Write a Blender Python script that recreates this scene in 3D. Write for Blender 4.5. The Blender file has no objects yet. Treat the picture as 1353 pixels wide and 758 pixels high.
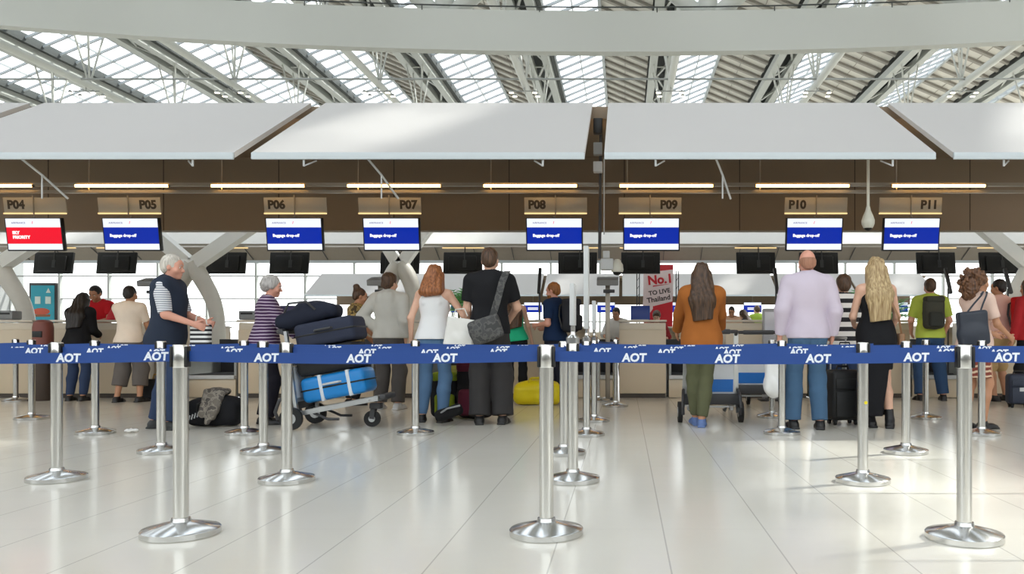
import bpy, bmesh, math, random
import numpy as np
from mathutils import Vector, Matrix
PI = math.pi
random.seed(7)
scene = bpy.context.scene
COL = scene.collection
EYE = 0.95; F = 1100.0; PX0 = 825.0; PY0 = 444.0

def X(px, d): return (px - PX0) * d / F
def Z(py, d): return EYE + (PY0 - py) * d / F
def dep(py): return EYE * F / (py - PY0)

# ---------------------------------------------------------------- materials
def lin(c):
    out = []
    for v in c[:3]:
        v = v / 255.0
        out.append(v / 12.92 if v <= 0.04045 else ((v + 0.055) / 1.055) ** 2.4)
    return (*out, 1.0)

MATS = {}
def mat(name, c, rough=0.6, metal=0.0, var=0.06, scale=9.0, emit=0.0, coat=0.0, spec=0.5, bump=0.0):
    if name in MATS: return MATS[name]
    m = bpy.data.materials.new(name); m.use_nodes = True
    nt = m.node_tree; b = nt.nodes['Principled BSDF']
    col = lin(c)
    b.inputs['Roughness'].default_value = rough
    b.inputs['Metallic'].default_value = metal
    b.inputs['Specular IOR Level'].default_value = spec
    b.inputs['Coat Weight'].default_value = coat
    if emit:
        b.inputs['Base Color'].default_value = (0.02, 0.02, 0.02, 1)
        b.inputs['Emission Color'].default_value = col
        b.inputs['Emission Strength'].default_value = emit; b.inputs['Specular IOR Level'].default_value = .08
    elif var:
        tc = nt.nodes.new('ShaderNodeTexCoord')
        nz = nt.nodes.new('ShaderNodeTexNoise'); nz.inputs['Scale'].default_value = scale; nz.inputs['Detail'].default_value = 3
        nt.links.new(tc.outputs['Object'], nz.inputs['Vector'])
        mx = nt.nodes.new('ShaderNodeMix'); mx.data_type = 'RGBA'
        mx.inputs[6].default_value = tuple(min(1, v * (1 - var)) for v in col[:3]) + (1,)
        mx.inputs[7].default_value = tuple(min(1, v * (1 + var)) for v in col[:3]) + (1,)
        nt.links.new(nz.outputs['Fac'], mx.inputs[0])
        nt.links.new(mx.outputs[2], b.inputs['Base Color'])
        if bump:
            bp = nt.nodes.new('ShaderNodeBump'); bp.inputs['Strength'].default_value = bump; bp.inputs['Distance'].default_value = 0.01
            nt.links.new(nz.outputs['Fac'], bp.inputs['Height']); nt.links.new(bp.outputs[0], b.inputs['Normal'])
    else:
        b.inputs['Base Color'].default_value = col
    MATS[name] = m
    return m

def mat_stripes(name, c1, c2, period, duty=0.5, axis=2, rough=0.8, wob=0.0):
    """cloth with woven stripes across the object's own axis"""
    if name in MATS: return MATS[name]
    m = bpy.data.materials.new(name); m.use_nodes = True
    nt = m.node_tree; b = nt.nodes['Principled BSDF']; b.inputs['Roughness'].default_value = rough
    tc = nt.nodes.new('ShaderNodeTexCoord'); sp = nt.nodes.new('ShaderNodeSeparateXYZ')
    nt.links.new(tc.outputs['Object'], sp.inputs[0])
    src = sp.outputs[axis]
    if wob:
        nz = nt.nodes.new('ShaderNodeTexNoise'); nz.inputs['Scale'].default_value = 6
        nt.links.new(tc.outputs['Object'], nz.inputs['Vector'])
        ma = nt.nodes.new('ShaderNodeMath'); ma.operation = 'MULTIPLY_ADD'; ma.inputs[1].default_value = wob
        nt.links.new(nz.outputs['Fac'], ma.inputs[0]); nt.links.new(src, ma.inputs[2]); src = ma.outputs[0]
    d = nt.nodes.new('ShaderNodeMath'); d.operation = 'DIVIDE'; d.inputs[1].default_value = period
    f = nt.nodes.new('ShaderNodeMath'); f.operation = 'FRACT'
    g = nt.nodes.new('ShaderNodeMath'); g.operation = 'GREATER_THAN'; g.inputs[1].default_value = duty
    nt.links.new(src, d.inputs[0]); nt.links.new(d.outputs[0], f.inputs[0]); nt.links.new(f.outputs[0], g.inputs[0])
    mx = nt.nodes.new('ShaderNodeMix'); mx.data_type = 'RGBA'
    mx.inputs[6].default_value = lin(c1); mx.inputs[7].default_value = lin(c2)
    nt.links.new(g.outputs[0], mx.inputs[0]); nt.links.new(mx.outputs[2], b.inputs['Base Color'])
    MATS[name] = m
    return m

def mat_blotch(name, cols, scale=9.0, rough=0.8):
    """printed cloth: sharp-edged blotches of several colours"""
    if name in MATS: return MATS[name]
    m = bpy.data.materials.new(name); m.use_nodes = True
    nt = m.node_tree; b = nt.nodes['Principled BSDF']; b.inputs['Roughness'].default_value = rough
    tc = nt.nodes.new('ShaderNodeTexCoord'); nz = nt.nodes.new('ShaderNodeTexNoise'); nz.inputs['Scale'].default_value = scale
    nt.links.new(tc.outputs['Object'], nz.inputs['Vector'])
    cr = nt.nodes.new('ShaderNodeValToRGB'); cr.color_ramp.interpolation = 'CONSTANT'
    els = cr.color_ramp.elements
    while len(els) < len(cols): els.new(0.5)
    for i, c in enumerate(cols):
        els[i].position = 0.0 if i == 0 else 0.36 + 0.26 * i / len(cols)
        els[i].color = lin(c)
    nt.links.new(nz.outputs['Fac'], cr.inputs[0]); nt.links.new(cr.outputs[0], b.inputs['Base Color'])
    MATS[name] = m
    return m

def mat_hair(name, c1, c2, rough=0.5):
    if name in MATS: return MATS[name]
    m = bpy.data.materials.new(name); m.use_nodes = True
    nt = m.node_tree; b = nt.nodes['Principled BSDF']; b.inputs['Roughness'].default_value = rough
    tc = nt.nodes.new('ShaderNodeTexCoord'); mp = nt.nodes.new('ShaderNodeMapping'); mp.inputs['Scale'].default_value = (70, 70, 6)
    nz = nt.nodes.new('ShaderNodeTexNoise'); nz.inputs['Scale'].default_value = 1.0; nz.inputs['Detail'].default_value = 2
    nt.links.new(tc.outputs['Object'], mp.inputs[0]); nt.links.new(mp.outputs[0], nz.inputs['Vector'])
    mx = nt.nodes.new('ShaderNodeMix'); mx.data_type = 'RGBA'; mx.inputs[6].default_value = lin(c1); mx.inputs[7].default_value = lin(c2)
    mr = nt.nodes.new('ShaderNodeMapRange'); mr.inputs[1].default_value = 0.3; mr.inputs[2].default_value = 0.7
    nt.links.new(nz.outputs['Fac'], mr.inputs[0]); nt.links.new(mr.outputs[0], mx.inputs[0]); nt.links.new(mx.outputs[2], b.inputs['Base Color'])
    MATS[name] = m
    return m

def mat_glass(name, tint=(235, 242, 245), gloss=0.08, haze=0.0):
    if name in MATS: return MATS[name]
    m = bpy.data.materials.new(name); m.use_nodes = True
    nt = m.node_tree; nt.nodes.clear()
    out = nt.nodes.new('ShaderNodeOutputMaterial'); t = nt.nodes.new('ShaderNodeBsdfTransparent'); g = nt.nodes.new('ShaderNodeBsdfGlossy')
    t.inputs[0].default_value = lin(tint); g.inputs['Roughness'].default_value = 0.05
    mx = nt.nodes.new('ShaderNodeMixShader'); mx.inputs[0].default_value = gloss
    nt.links.new(t.outputs[0], mx.inputs[1]); nt.links.new(g.outputs[0], mx.inputs[2]); nt.links.new(mx.outputs[0], out.inputs[0])
    MATS[name] = m
    return m

# ---------------------------------------------------------------- mesh builder
class MB:
    def __init__(s): s.v = []; s.f = []; s.mi = []; s.cur = 0
    def add(s, vs, fs):
        b = len(s.v); s.v.extend([tuple(p) for p in vs])
        for f in fs: s.f.append(tuple(b + i for i in f)); s.mi.append(s.cur)
        return s
    def m(s, i): s.cur = i; return s
    def box(s, lo, hi):
        x0, y0, z0 = lo; x1, y1, z1 = hi
        return s.add([(x0,y0,z0),(x1,y0,z0),(x1,y1,z0),(x0,y1,z0),(x0,y0,z1),(x1,y0,z1),(x1,y1,z1),(x0,y1,z1)],
              [(0,3,2,1),(4,5,6,7),(0,1,5,4),(1,2,6,5),(2,3,7,6),(3,0,4,7)])
    def cbox(s, c, size, M=None, r=0.0, seg=2):
        bm = bmesh.new(); bmesh.ops.create_cube(bm, size=1.0)
        for v in bm.verts: v.co = Vector((v.co.x*size[0], v.co.y*size[1], v.co.z*size[2]))
        if r: bmesh.ops.bevel(bm, geom=bm.edges[:], offset=r, segments=seg, profile=0.5, affect='EDGES')
        M3 = M or Matrix.Identity(3); c = Vector(c)
        bm.verts.index_update()
        vs = [M3 @ v.co + c for v in bm.verts]; fs = [[v.index for v in f.verts] for f in bm.faces]
        bm.free(); return s.add(vs, fs)
    def bar(s, a, b, w, h, up=(0,0,1)):
        a = Vector(a); b = Vector(b); d = (b - a); L = d.length; d.normalize()
        upv = Vector(up)
        if abs(d.dot(upv)) > 0.98: upv = Vector((0,1,0))
        sx = d.cross(upv).normalized(); uz = sx.cross(d).normalized()
        vs = []
        for p in (a, b):
            for i, j in ((-1,-1),(1,-1),(1,1),(-1,1)): vs.append(p + sx*(i*w/2) + uz*(j*h/2))
        return s.add(vs, [(0,1,2,3),(7,6,5,4),(0,4,5,1),(1,5,6,2),(2,6,7,3),(3,7,4,0)])
    def cyl(s, a, b, r, seg=16, r2=None, cap=True):
        r2 = r if r2 is None else r2
        a = Vector(a); b = Vector(b); d = (b-a).normalized()
        u = d.orthogonal().normalized(); w = d.cross(u)
        vs = []
        for p, rr in ((a, r), (b, r2)):
            for i in range(seg):
                t = 2*PI*i/seg; vs.append(p + u*(rr*math.cos(t)) + w*(rr*math.sin(t)))
        fs = [(i, (i+1) % seg, seg+(i+1) % seg, seg+i) for i in range(seg)]
        if cap: fs += [tuple(range(seg-1, -1, -1)), tuple(range(seg, 2*seg))]
        return s.add(vs, fs)
    def tube(s, pts, r, seg=8, rs=None):
        pts = [Vector(p) for p in pts]; n = len(pts); vs = []; u = None
        for i, p in enumerate(pts):
            d = (pts[min(i+1, n-1)] - pts[max(i-1, 0)]).normalized()
            if u is None: u = d.orthogonal().normalized()
            else: u = (u - d*u.dot(d)).normalized()
            w = d.cross(u); rr = rs[i] if rs else r
            for k in range(seg):
                t = 2*PI*k/seg; vs.append(p + u*(rr*math.cos(t)) + w*(rr*math.sin(t)))
        fs = []
        for i in range(n-1):
            for k in range(seg): fs.append((i*seg+k, i*seg+(k+1) % seg, (i+1)*seg+(k+1) % seg, (i+1)*seg+k))
        fs += [tuple(range(seg-1, -1, -1)), tuple(range((n-1)*seg, n*seg))]
        return s.add(vs, fs)
    def lathe(s, prof, seg=32, c=(0,0,0)):
        vs = []; n = len(prof)
        for r, z in prof:
            for k in range(seg):
                t = 2*PI*k/seg; vs.append((c[0]+r*math.cos(t), c[1]+r*math.sin(t), c[2]+z))
        fs = []
        for i in range(n-1):
            for k in range(seg): fs.append((i*seg+k, i*seg+(k+1) % seg, (i+1)*seg+(k+1) % seg, (i+1)*seg+k))
        fs += [tuple(range(seg-1, -1, -1)), tuple(range((n-1)*seg, n*seg))]
        return s.add(vs, fs)
    def ball(s, c, r, seg=14, rings=9, sc=(1,1,1)):
        prof = [(max(1e-4, r*math.sin(PI*i/rings)), -r*math.cos(PI*i/rings)) for i in range(rings+1)]
        b = len(s.v); s.lathe(prof, seg)
        for i in range(b, len(s.v)):
            p = s.v[i]; s.v[i] = (c[0]+p[0]*sc[0], c[1]+p[1]*sc[1], c[2]+p[2]*sc[2])
        return s
    def prism(s, poly, y0, y1):
        """polygon in x,z extruded along y"""
        n = len(poly)
        vs = [(p[0], y0, p[1]) for p in poly] + [(p[0], y1, p[1]) for p in poly]
        fs = [tuple(range(n)), tuple(range(2*n-1, n-1, -1))] + [(i+n, (i+1) % n + n, (i+1) % n, i) for i in range(n)]
        return s.add(vs, fs)
    def xf(s, M):
        s.v = [tuple(M @ Vector(p)) for p in s.v]; return s
    def mesh(s, name):
        me = bpy.data.meshes.new(name); me.from_pydata(s.v, [], s.f)
        me.polygons.foreach_set('material_index', s.mi); me.update()
        return me
    def build(s, name, m, parent=None, smooth=True, loc=None, ang=35):
        me = s.mesh(name)
        bm = bmesh.new(); bm.from_mesh(me); bmesh.ops.recalc_face_normals(bm, faces=bm.faces); bm.to_mesh(me); bm.free()
        for q in (m if isinstance(m, (list, tuple)) else [m]): me.materials.append(q)
        if smooth: me.shade_smooth(); me.set_sharp_from_angle(angle=math.radians(ang))
        return link(name, me, parent, loc)

def link(name, me, parent=None, loc=None, rot=None):
    o = bpy.data.objects.new(name, me); COL.objects.link(o)
    if parent is not None: o.parent = parent
    if loc is not None: o.location = loc
    if rot is not None: o.rotation_euler = rot
    return o

def tag(o, label=None, cat=None, group=None, kind=None):
    if label: o['label'] = label
    if cat: o['category'] = cat
    if group: o['group'] = group
    if kind: o['kind'] = kind
    return o

def thing(name, label, cat, loc=(0,0,0), rz=0.0, group=None, kind=None):
    o = bpy.data.objects.new(name, None); COL.objects.link(o); o.empty_display_size = 0.1
    o.location = loc; o.rotation_euler = (0, 0, rz)
    return tag(o, label, cat, group, kind)

def kids(o): return [c for c in o.children]
def copy_tree(o, parent=None):
    c = o.copy(); COL.objects.link(c)
    if parent is not None: c.parent = parent
    for ch in list(o.children): copy_tree(ch, c)
    return c

TXT = {}
def text(s, size, m, parent, loc, rot=(PI/2,0,0), name='lettering', bold=0.0, shear=0.0, align='CENTER', ext=0.0015, space=1.0):
    key = (s, size, m.name, bold, shear, align, space)
    if key not in TXT:
        cu = bpy.data.curves.new('lettering', 'FONT'); cu.body = s; cu.size = size; cu.offset = bold; cu.shear = shear
        cu.align_x = align; cu.align_y = 'CENTER'; cu.extrude = ext; cu.resolution_u = 3; cu.space_character = space; cu.space_line = 0.95
        t = bpy.data.objects.new('tmp', cu); COL.objects.link(t)
        bpy.context.view_layer.update()
        me = bpy.data.meshes.new_from_object(t.evaluated_get(bpy.context.evaluated_depsgraph_get()))
        bpy.data.objects.remove(t); me.materials.clear(); me.materials.append(m); me.name = 'lettering'
        TXT[key] = me
    return link(name, TXT[key], parent, loc, rot)

# ---------------------------------------------------------------- smooth solids for bodies, cloth and soft bags
class SDF:
    def __init__(s, vox=0.009, k=0.03): s.p = []; s.vox = vox; s.k = k; s.cuts = []; s.fn = None
    def cap(s, a, b, r1, r2=None, fa=0, fb=0, k=None, op='u', q=1.0):
        s.p.append(('c', np.array(a, float), np.array(b, float), r1, r1 if r2 is None else r2, fa, fb, s.k if k is None else k, op, q)); return s
    def ell(s, c, r, R=None, k=None, op='u'):
        s.p.append(('e', np.array(c, float), np.array((r,r,r) if np.isscalar(r) else r, float), None if R is None else np.array(R, float), s.k if k is None else k, op)); return s
    def sbox(s, c, h, r, R=None, k=None, op='u'):
        s.p.append(('b', np.array(c, float), np.array(h, float), r, None if R is None else np.array(R, float), s.k if k is None else k, op)); return s
    def cut(s, p, n): s.cuts.append((np.array(p, float), np.array(n, float))); return s     # keeps the side n points away from
    def _bb(s, p):
        if p[0] == 'c':
            r = max(p[3], p[4]) * max(1, p[9]); return np.minimum(p[1], p[2]) - r, np.maximum(p[1], p[2]) + r
        if p[0] == 'e': r = p[2].max() if p[3] is not None else p[2]; return p[1] - r, p[1] + r
        r = np.linalg.norm(p[2]) if p[4] is not None else p[2]; return p[1] - r, p[1] + r
    def mesh(s, name):
        vox = s.vox
        bbs = [s._bb(p) for p in s.p if (p[8] if p[0] == 'c' else p[-1]) == 'u']
        lo = np.min([b[0] for b in bbs], 0) - 3*vox - 0.02; hi = np.max([b[1] for b in bbs], 0) + 3*vox + 0.02
        n = np.ceil((hi - lo)/vox).astype(int) + 1
        ax = [lo[i] + vox*np.arange(n[i]) for i in range(3)]
        V = np.full(n, 0.2, np.float32)
        for p in s.p:
            op = p[8] if p[0] == 'c' else p[-1]; k = p[7] if p[0] == 'c' else p[-2]
            b0, b1 = s._bb(p); pad = k + 3*vox
            i0 = np.clip(np.floor((b0 - pad - lo)/vox).astype(int), 0, n); i1 = np.clip(np.ceil((b1 + pad - lo)/vox).astype(int) + 1, 0, n)
            if (i1 <= i0).any(): continue
            x = ax[0][i0[0]:i1[0]][:,None,None].astype(np.float32); y = ax[1][i0[1]:i1[1]][None,:,None].astype(np.float32); z = ax[2][i0[2]:i1[2]][None,None,:].astype(np.float32)
            sl = (slice(i0[0], i1[0]), slice(i0[1], i1[1]), slice(i0[2], i1[2]))
            if p[0] == 'c':
                a, b, r1, r2, fa, fb, q = p[1], p[2], p[3], p[4], p[5], p[6], p[9]
                ab = b - a; abq = np.array([ab[0], ab[1]/q, ab[2]]); L2 = float(abq @ abq) + 1e-12; L = math.sqrt(L2)
                dx = x - a[0]; dy = (y - a[1])/q; dz = z - a[2]
                t = (dx*abq[0] + dy*abq[1] + dz*abq[2])/L2; tc = np.clip(t, 0, 1)
                d = np.sqrt((dx - tc*abq[0])**2 + (dy - tc*abq[1])**2 + (dz - tc*abq[2])**2) - (r1 + (r2 - r1)*tc)
                d = d*min(1.0, q)
                if fb: d = np.maximum(d, (t - 1)*L)
                if fa: d = np.maximum(d, -t*L)
            else:
                c = p[1]; R = p[3] if p[0] == 'e' else p[4]
                dx = x - c[0]; dy = y - c[1]; dz = z - c[2]
                if R is not None:
                    dx, dy, dz = (R[0,0]*dx + R[1,0]*dy + R[2,0]*dz, R[0,1]*dx + R[1,1]*dy + R[2,1]*dz, R[0,2]*dx + R[1,2]*dy + R[2,2]*dz)
                if p[0] == 'e':
                    r = p[2]; k0 = np.sqrt((dx/r[0])**2 + (dy/r[1])**2 + (dz/r[2])**2); k1 = np.sqrt((dx/r[0]**2)**2 + (dy/r[1]**2)**2 + (dz/r[2]**2)**2) + 1e-6
                    d = np.where(k0 < 0.2, -r.min()*0.9, k0*(k0 - 1)/k1)
                else:
                    h = p[2]; r = p[3]
                    qx = np.abs(dx) - (h[0]-r); qy = np.abs(dy) - (h[1]-r); qz = np.abs(dz) - (h[2]-r)
                    d = np.sqrt(np.maximum(qx,0)**2 + np.maximum(qy,0)**2 + np.maximum(qz,0)**2) + np.minimum(np.maximum(np.maximum(qx,qy),qz),0) - r
            A = V[sl]; d = d.astype(np.float32)
            if op == 'u':
                if k > 0:
                    h = np.maximum(k - np.abs(A - d), 0)/k; V[sl] = np.minimum(A, d) - h*h*k*0.25
                else: V[sl] = np.minimum(A, d)
            else:
                if k > 0:
                    d = -d; h = np.maximum(k - np.abs(A - d), 0)/k; V[sl] = np.maximum(A, d) + h*h*k*0.25
                else: V[sl] = np.maximum(A, -d)
        x = ax[0][:,None,None]; y = ax[1][None,:,None]; z = ax[2][None,None,:]
        if s.fn is not None: V += s.fn(x, y, z).astype(np.float32)
        for p, nn in s.cuts:
            V = np.maximum(V, ((x-p[0])*nn[0] + (y-p[1])*nn[1] + (z-p[2])*nn[2]).astype(np.float32))
        return nets(V, lo, vox, name)

def nets(V, lo, vox, name):
    S = V < 0
    nx, ny, nz = V.shape
    c = [S[i:nx-1+i, j:ny-1+j, k:nz-1+k] for i in (0,1) for j in (0,1) for k in (0,1)]
    cnt = sum(a.astype(np.int8) for a in c)
    act = (cnt > 0) & (cnt < 8)
    I, J, K = np.nonzero(act)
    idx = np.full(act.shape, -1, np.int32); idx[I,J,K] = np.arange(len(I), dtype=np.int32)
    corner = [(i,j,k) for i in (0,1) for j in (0,1) for k in (0,1)]
    val = [V[I+i, J+j, K+k] for i,j,k in corner]
    acc = np.zeros((len(I),3)); num = np.zeros(len(I))
    for a in range(8):
        for b in range(a+1, 8):
            if sum(abs(corner[a][q]-corner[b][q]) for q in range(3)) != 1: continue
            va, vb = val[a], val[b]; m = (va < 0) != (vb < 0)
            t = np.where(m, va/np.where(va-vb == 0, 1, va-vb), 0)
            for q in range(3): acc[:,q] += np.where(m, corner[a][q] + t*(corner[b][q]-corner[a][q]), 0)
            num += m
    P = np.stack([I,J,K],1) + acc/num[:,None]
    P = lo + vox*P
    Q = []
    for axis in range(3):
        s0 = [slice(None)]*3; s1 = [slice(None)]*3; s0[axis] = slice(0,-1); s1[axis] = slice(1,None)
        ch = S[tuple(s0)] != S[tuple(s1)]
        i, j, k = np.nonzero(ch)
        e = [i,j,k]; o = [q for q in range(3) if q != axis]
        ok = (e[o[0]] > 0) & (e[o[1]] > 0) & (e[o[0]] < V.shape[o[0]]-1) & (e[o[1]] < V.shape[o[1]]-1)
        e = [q[ok] for q in e]
        def cell(d0, d1):
            w = [e[0].copy(), e[1].copy(), e[2].copy()]; w[o[0]] -= d0; w[o[1]] -= d1; return idx[w[0],w[1],w[2]]
        q = np.stack([cell(1,1), cell(0,1), cell(0,0), cell(1,0)],1)
        ins = S[e[0],e[1],e[2]]
        flip = ins if axis != 1 else ~ins
        q[~flip] = q[~flip][:,::-1]
        Q.append(q)
    Q = np.concatenate(Q); Q = Q[(Q >= 0).all(1)]
    me = bpy.data.meshes.new(name)
    me.vertices.add(len(P)); me.vertices.foreach_set('co', P.astype(np.float32).ravel())
    me.loops.add(Q.size); me.loops.foreach_set('vertex_index', Q.astype(np.int32).ravel())
    me.polygons.add(len(Q)); me.polygons.foreach_set('loop_start', np.arange(0, Q.size, 4, dtype=np.int32)); me.polygons.foreach_set('loop_total', np.full(len(Q), 4, np.int32))
    me.update(calc_edges=True); me.validate(); me.shade_smooth()
    return me

def folds(amp, fx=14., fz=9., ph=0.):
    def f(x, y, z):
        a = np.sin(fz*z + 2.0*np.sin(fx*0.5*x + ph) + 1.5*np.sin(11*y + ph))
        b = np.sin(fx*x + 0.8*fx*y + 2.2*np.sin(fz*0.7*z + ph*1.7))
        return amp*(0.6*a*b + 0.4*b)
    return f

def soft(name, sdf, m, parent=None, loc=None, rot=None):
    me = sdf.mesh(name); me.materials.append(m)
    return link(name, me, parent, loc, rot)
EXPO = 0.66; SKY = 2.1; SUN = 5.2; SUND = (-0.975, -0.45, -1.0); TUBEP = 9.0; SCR = 0.70
def cloth(n, c, r=.85, var=.10, sc=7.): return mat('cloth_'+n, c, r, var=var, scale=sc, spec=.25)
# ---------------------------------------------------------------- people
def V3(*a): return np.array(a, float)
def nrm(v): return v/(np.linalg.norm(v) + 1e-9)
def rotx(a): c, s = math.cos(a), math.sin(a); return np.array([[1,0,0],[0,c,-s],[0,s,c]])
def roty(a): c, s = math.cos(a), math.sin(a); return np.array([[c,0,s],[0,1,0],[-s,0,c]])
def rotz(a): c, s = math.cos(a), math.sin(a); return np.array([[c,-s,0],[s,c,0],[0,0,1]])

def ik(a, target, l1, l2, pole):
    d = target - a; L = min(np.linalg.norm(d), (l1+l2)*0.998); u = nrm(d); e = a + u*L
    c = (l1*l1 + L*L - l2*l2)/(2*l1*L); h = l1*math.sqrt(max(0, 1-c*c))
    p = pole - u*(pole @ u); p = nrm(p)
    return a + u*(l1*c) + p*h, e

class Fig:
    """joints of a standing figure, in metres, x to its right hand, y the way it faces"""
    def __init__(f, H=1.75, sex='m', girth=1.0, lean=0., side=0., twist=0., head=(0,0,0), ra=None, la=None, rf=None, lf=None, hipx=0.0):
        f.s = H/1.75; f.sex = sex; f.g = girth
        f.hip = V3(hipx, 0, .93)
        f.R = roty(math.radians(side)) @ rotx(-math.radians(lean)) @ rotz(math.radians(twist))
        f.HR = f.R @ rotz(math.radians(head[1])) @ rotx(-math.radians(head[0])) @ roty(math.radians(head[2]))
        sw = .185 if sex == 'm' else .165
        f.sw = sw*(0.6+0.4*girth)
        f.neck = f.U(V3(0, .0, 1.51))
        f.arm = {}
        for sd, spec in ((1, ra), (-1, la)):
            spec = spec or {}
            S = f.U(V3(sd*f.sw, -.005, 1.425))
            w = V3(*spec.get('w', (.25, .07, .90))); w[0] *= sd
            pole = V3(*spec.get('p', (.35, -1, -.1))); pole[0] *= sd
            E, W = ik(S, w, .285, .25, pole)
            hd = nrm(W - E)
            if 'h' in spec:
                hd = V3(*spec['h']); hd[0] *= sd; hd = nrm(hd)
            pn = V3(*spec.get('n', (-1, .1, 0))); pn[0] *= sd
            pn = nrm(pn - hd*(pn @ hd))
            f.arm[sd] = (S, E, W, hd, pn, spec.get('curl', .35))
        f.leg = {}
        for sd, spec in ((1, rf), (-1, lf)):
            spec = spec or {}
            Hp = f.hip + V3(sd*.088, 0, -.01)
            A = V3(*spec.get('a', (.105, -.02, .085))); A[0] *= sd
            K, A = ik(Hp, A, .425, .425, V3(sd*.12, 1, 0))
            f.leg[sd] = (Hp, K, A, math.radians(spec.get('yaw', 8))*sd*-1, math.radians(spec.get('pitch', 0)))
    def U(f, p): return f.hip + f.R @ (np.asarray(p, float) - f.hip)
    def Hd(f, p): return f.neck + f.HR @ (np.asarray(p, float) - V3(0, .0, 1.51))
    # ---- groups of shapes
    def torso(f, D, e=0.0, top=True, k=.05):
        g = f.g; m = f.sex == 'm'; s = f.s
        def E(c, r, up=True):
            c = f.U(c) if up else np.array(c, float) + V3(f.hip[0], 0, 0)
            D.ell(c*s, (np.array(r)*V3(g, g, 1) + e)*s, f.R if up else None, k=k*s)
        if m:
            E((0,-.005,.97), (.158,.112,.125)); E((0,.005,1.10), (.148,.105,.15)); E((0,0,1.29), (.168,.118,.18)); E((0,-.02,1.38), (.165,.092,.10))
        else:
            E((0,-.005,.96), (.165,.115,.12)); E((0,0,1.11), (.122,.09,.15)); E((0,0,1.28), (.142,.10,.17)); E((0,-.015,1.37), (.142,.082,.10))
            for sd in (1,-1): E((sd*.068,.085,1.275), (.058,.05,.06))
        if top:
            a = f.U(V3(-f.sw*.86,-.01,1.415))*s; b = f.U(V3(f.sw*.86,-.01,1.415))*s
            D.cap(a, b, (.062*(.5+.5*g) + e)*s, k=k*s)
            for sd in (1,-1): D.cap(f.U(V3(sd*.03,-.02,1.475))*s, f.U(V3(sd*f.sw*.8,-.012,1.43))*s, (.042+e)*s, (.04+e)*s, k=k*s)
    def seat(f, D, e=0.0, k=.04):
        s = f.s; g = f.g
        D.ell((f.hip + V3(0,-.005,.02))*s, (np.array((.158,.112,.12))*V3(g,g,1)+e)*s, k=k*s)
        for sd in (1,-1): D.ell((f.hip + V3(sd*.075,-.055,-.04))*s, np.array((.088*g+e,.088*g+e,.10+e))*s, k=k*s)
    def legs(f, D, e=0.0, knee=0.0, hem=None, hemr=None, k=.03, sides=(1,-1), hemf=1.0):
        """hemf: how far down the shin the tube goes; hemr: its radius there"""
        s = f.s; g = .5+.5*f.g
        for sd in sides:
            Hp, K, A, _, _ = f.leg[sd]
            D.cap(Hp*s, K*s, (.083*g+e)*s, (.056*g+e+knee)*s, k=k*s)
            end = K + (A-K)*hemf
            r2 = hemr if hemr is not None else (.056*(1-hemf)+.036*hemf)*g + e
            if hemf < 1.0 or hemr is not None:
                D.cap(K*s, end*s, (.056*g+e+knee)*s, r2*s, fb=1, k=k*s)
                t = min(.35, hemf*.9); md = K + (A-K)*t + V3(0,-.012,0)
                D.cap(K*s, md*s, (.057*g+e+knee)*s, (.059*g+e)*s, k=k*s)
                if hemf > .8: D.cap(md*s, (K + (A-K)*.8)*s, (.059*g+e)*s, (.045*g+e)*s, k=k*s)
            else:
                mid = K + (A-K)*.35 + V3(0,-.012,0)
                D.cap(K*s, mid*s, (.052*g+e)*s, (.054*g+e)*s, k=k*s); D.cap(mid*s, A*s, (.054*g+e)*s, (.036*g+e)*s, k=k*s)
    def foot(f, D, sd, e=0.0):
        s = f.s; _, _, A, yw, pt = f.leg[sd]
        R = rotz(yw) @ rotx(-pt)
        def T(p): return (A + R @ V3(*p))*s
        D.cap(A*s, T((0,-.02,-.045)), (.034+e)*s, (.032+e)*s, k=.02*s)
        D.cap(T((0,-.035,-.05)), T((0,.11,-.06)), (.031+e)*s, (.027+e)*s, k=.03*s)
        D.cap(T((-.016,.10,-.062)), T((-.008,.165,-.066)), (.024+e)*s, (.017+e)*s, k=.02*s)
        D.cap(T((.016,.09,-.062)), T((.016,.145,-.066)), (.024+e)*s, (.016+e)*s, k=.02*s)
        return R, T
    def arms(f, D, e=0.0, upto=2.0, cuff=None, k=.025, sides=(1,-1), ends=True):
        """upto 0..1 covers the upper arm, 1..2 the forearm too"""
        s = f.s; g = .55+.45*f.g; m = 1.0 if f.sex == 'm' else .86
        for sd in sides:
            S, E, W, hd, pn, curl = f.arm[sd]
            rs, re, rw = .052*g*m, .041*g*m, .027*m
            if upto <= 1:
                P = S + (E-S)*upto; r2 = cuff or (rs + (re-rs)*upto + e)
                D.cap(S*s, P*s, (rs+e)*s, r2*s, fb=1, k=k*s)
            else:
                D.cap(S*s, E*s, (rs+e)*s, (re+e)*s, k=k*s)
                t = upto-1; P = E + (W-E)*t; r2 = cuff or (re*1.03*(1-t) + rw*t + e)
                D.cap(E*s, P*s, (re*1.03+e)*s, r2*s, fb=1 if ends else 0, k=k*s)
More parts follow.
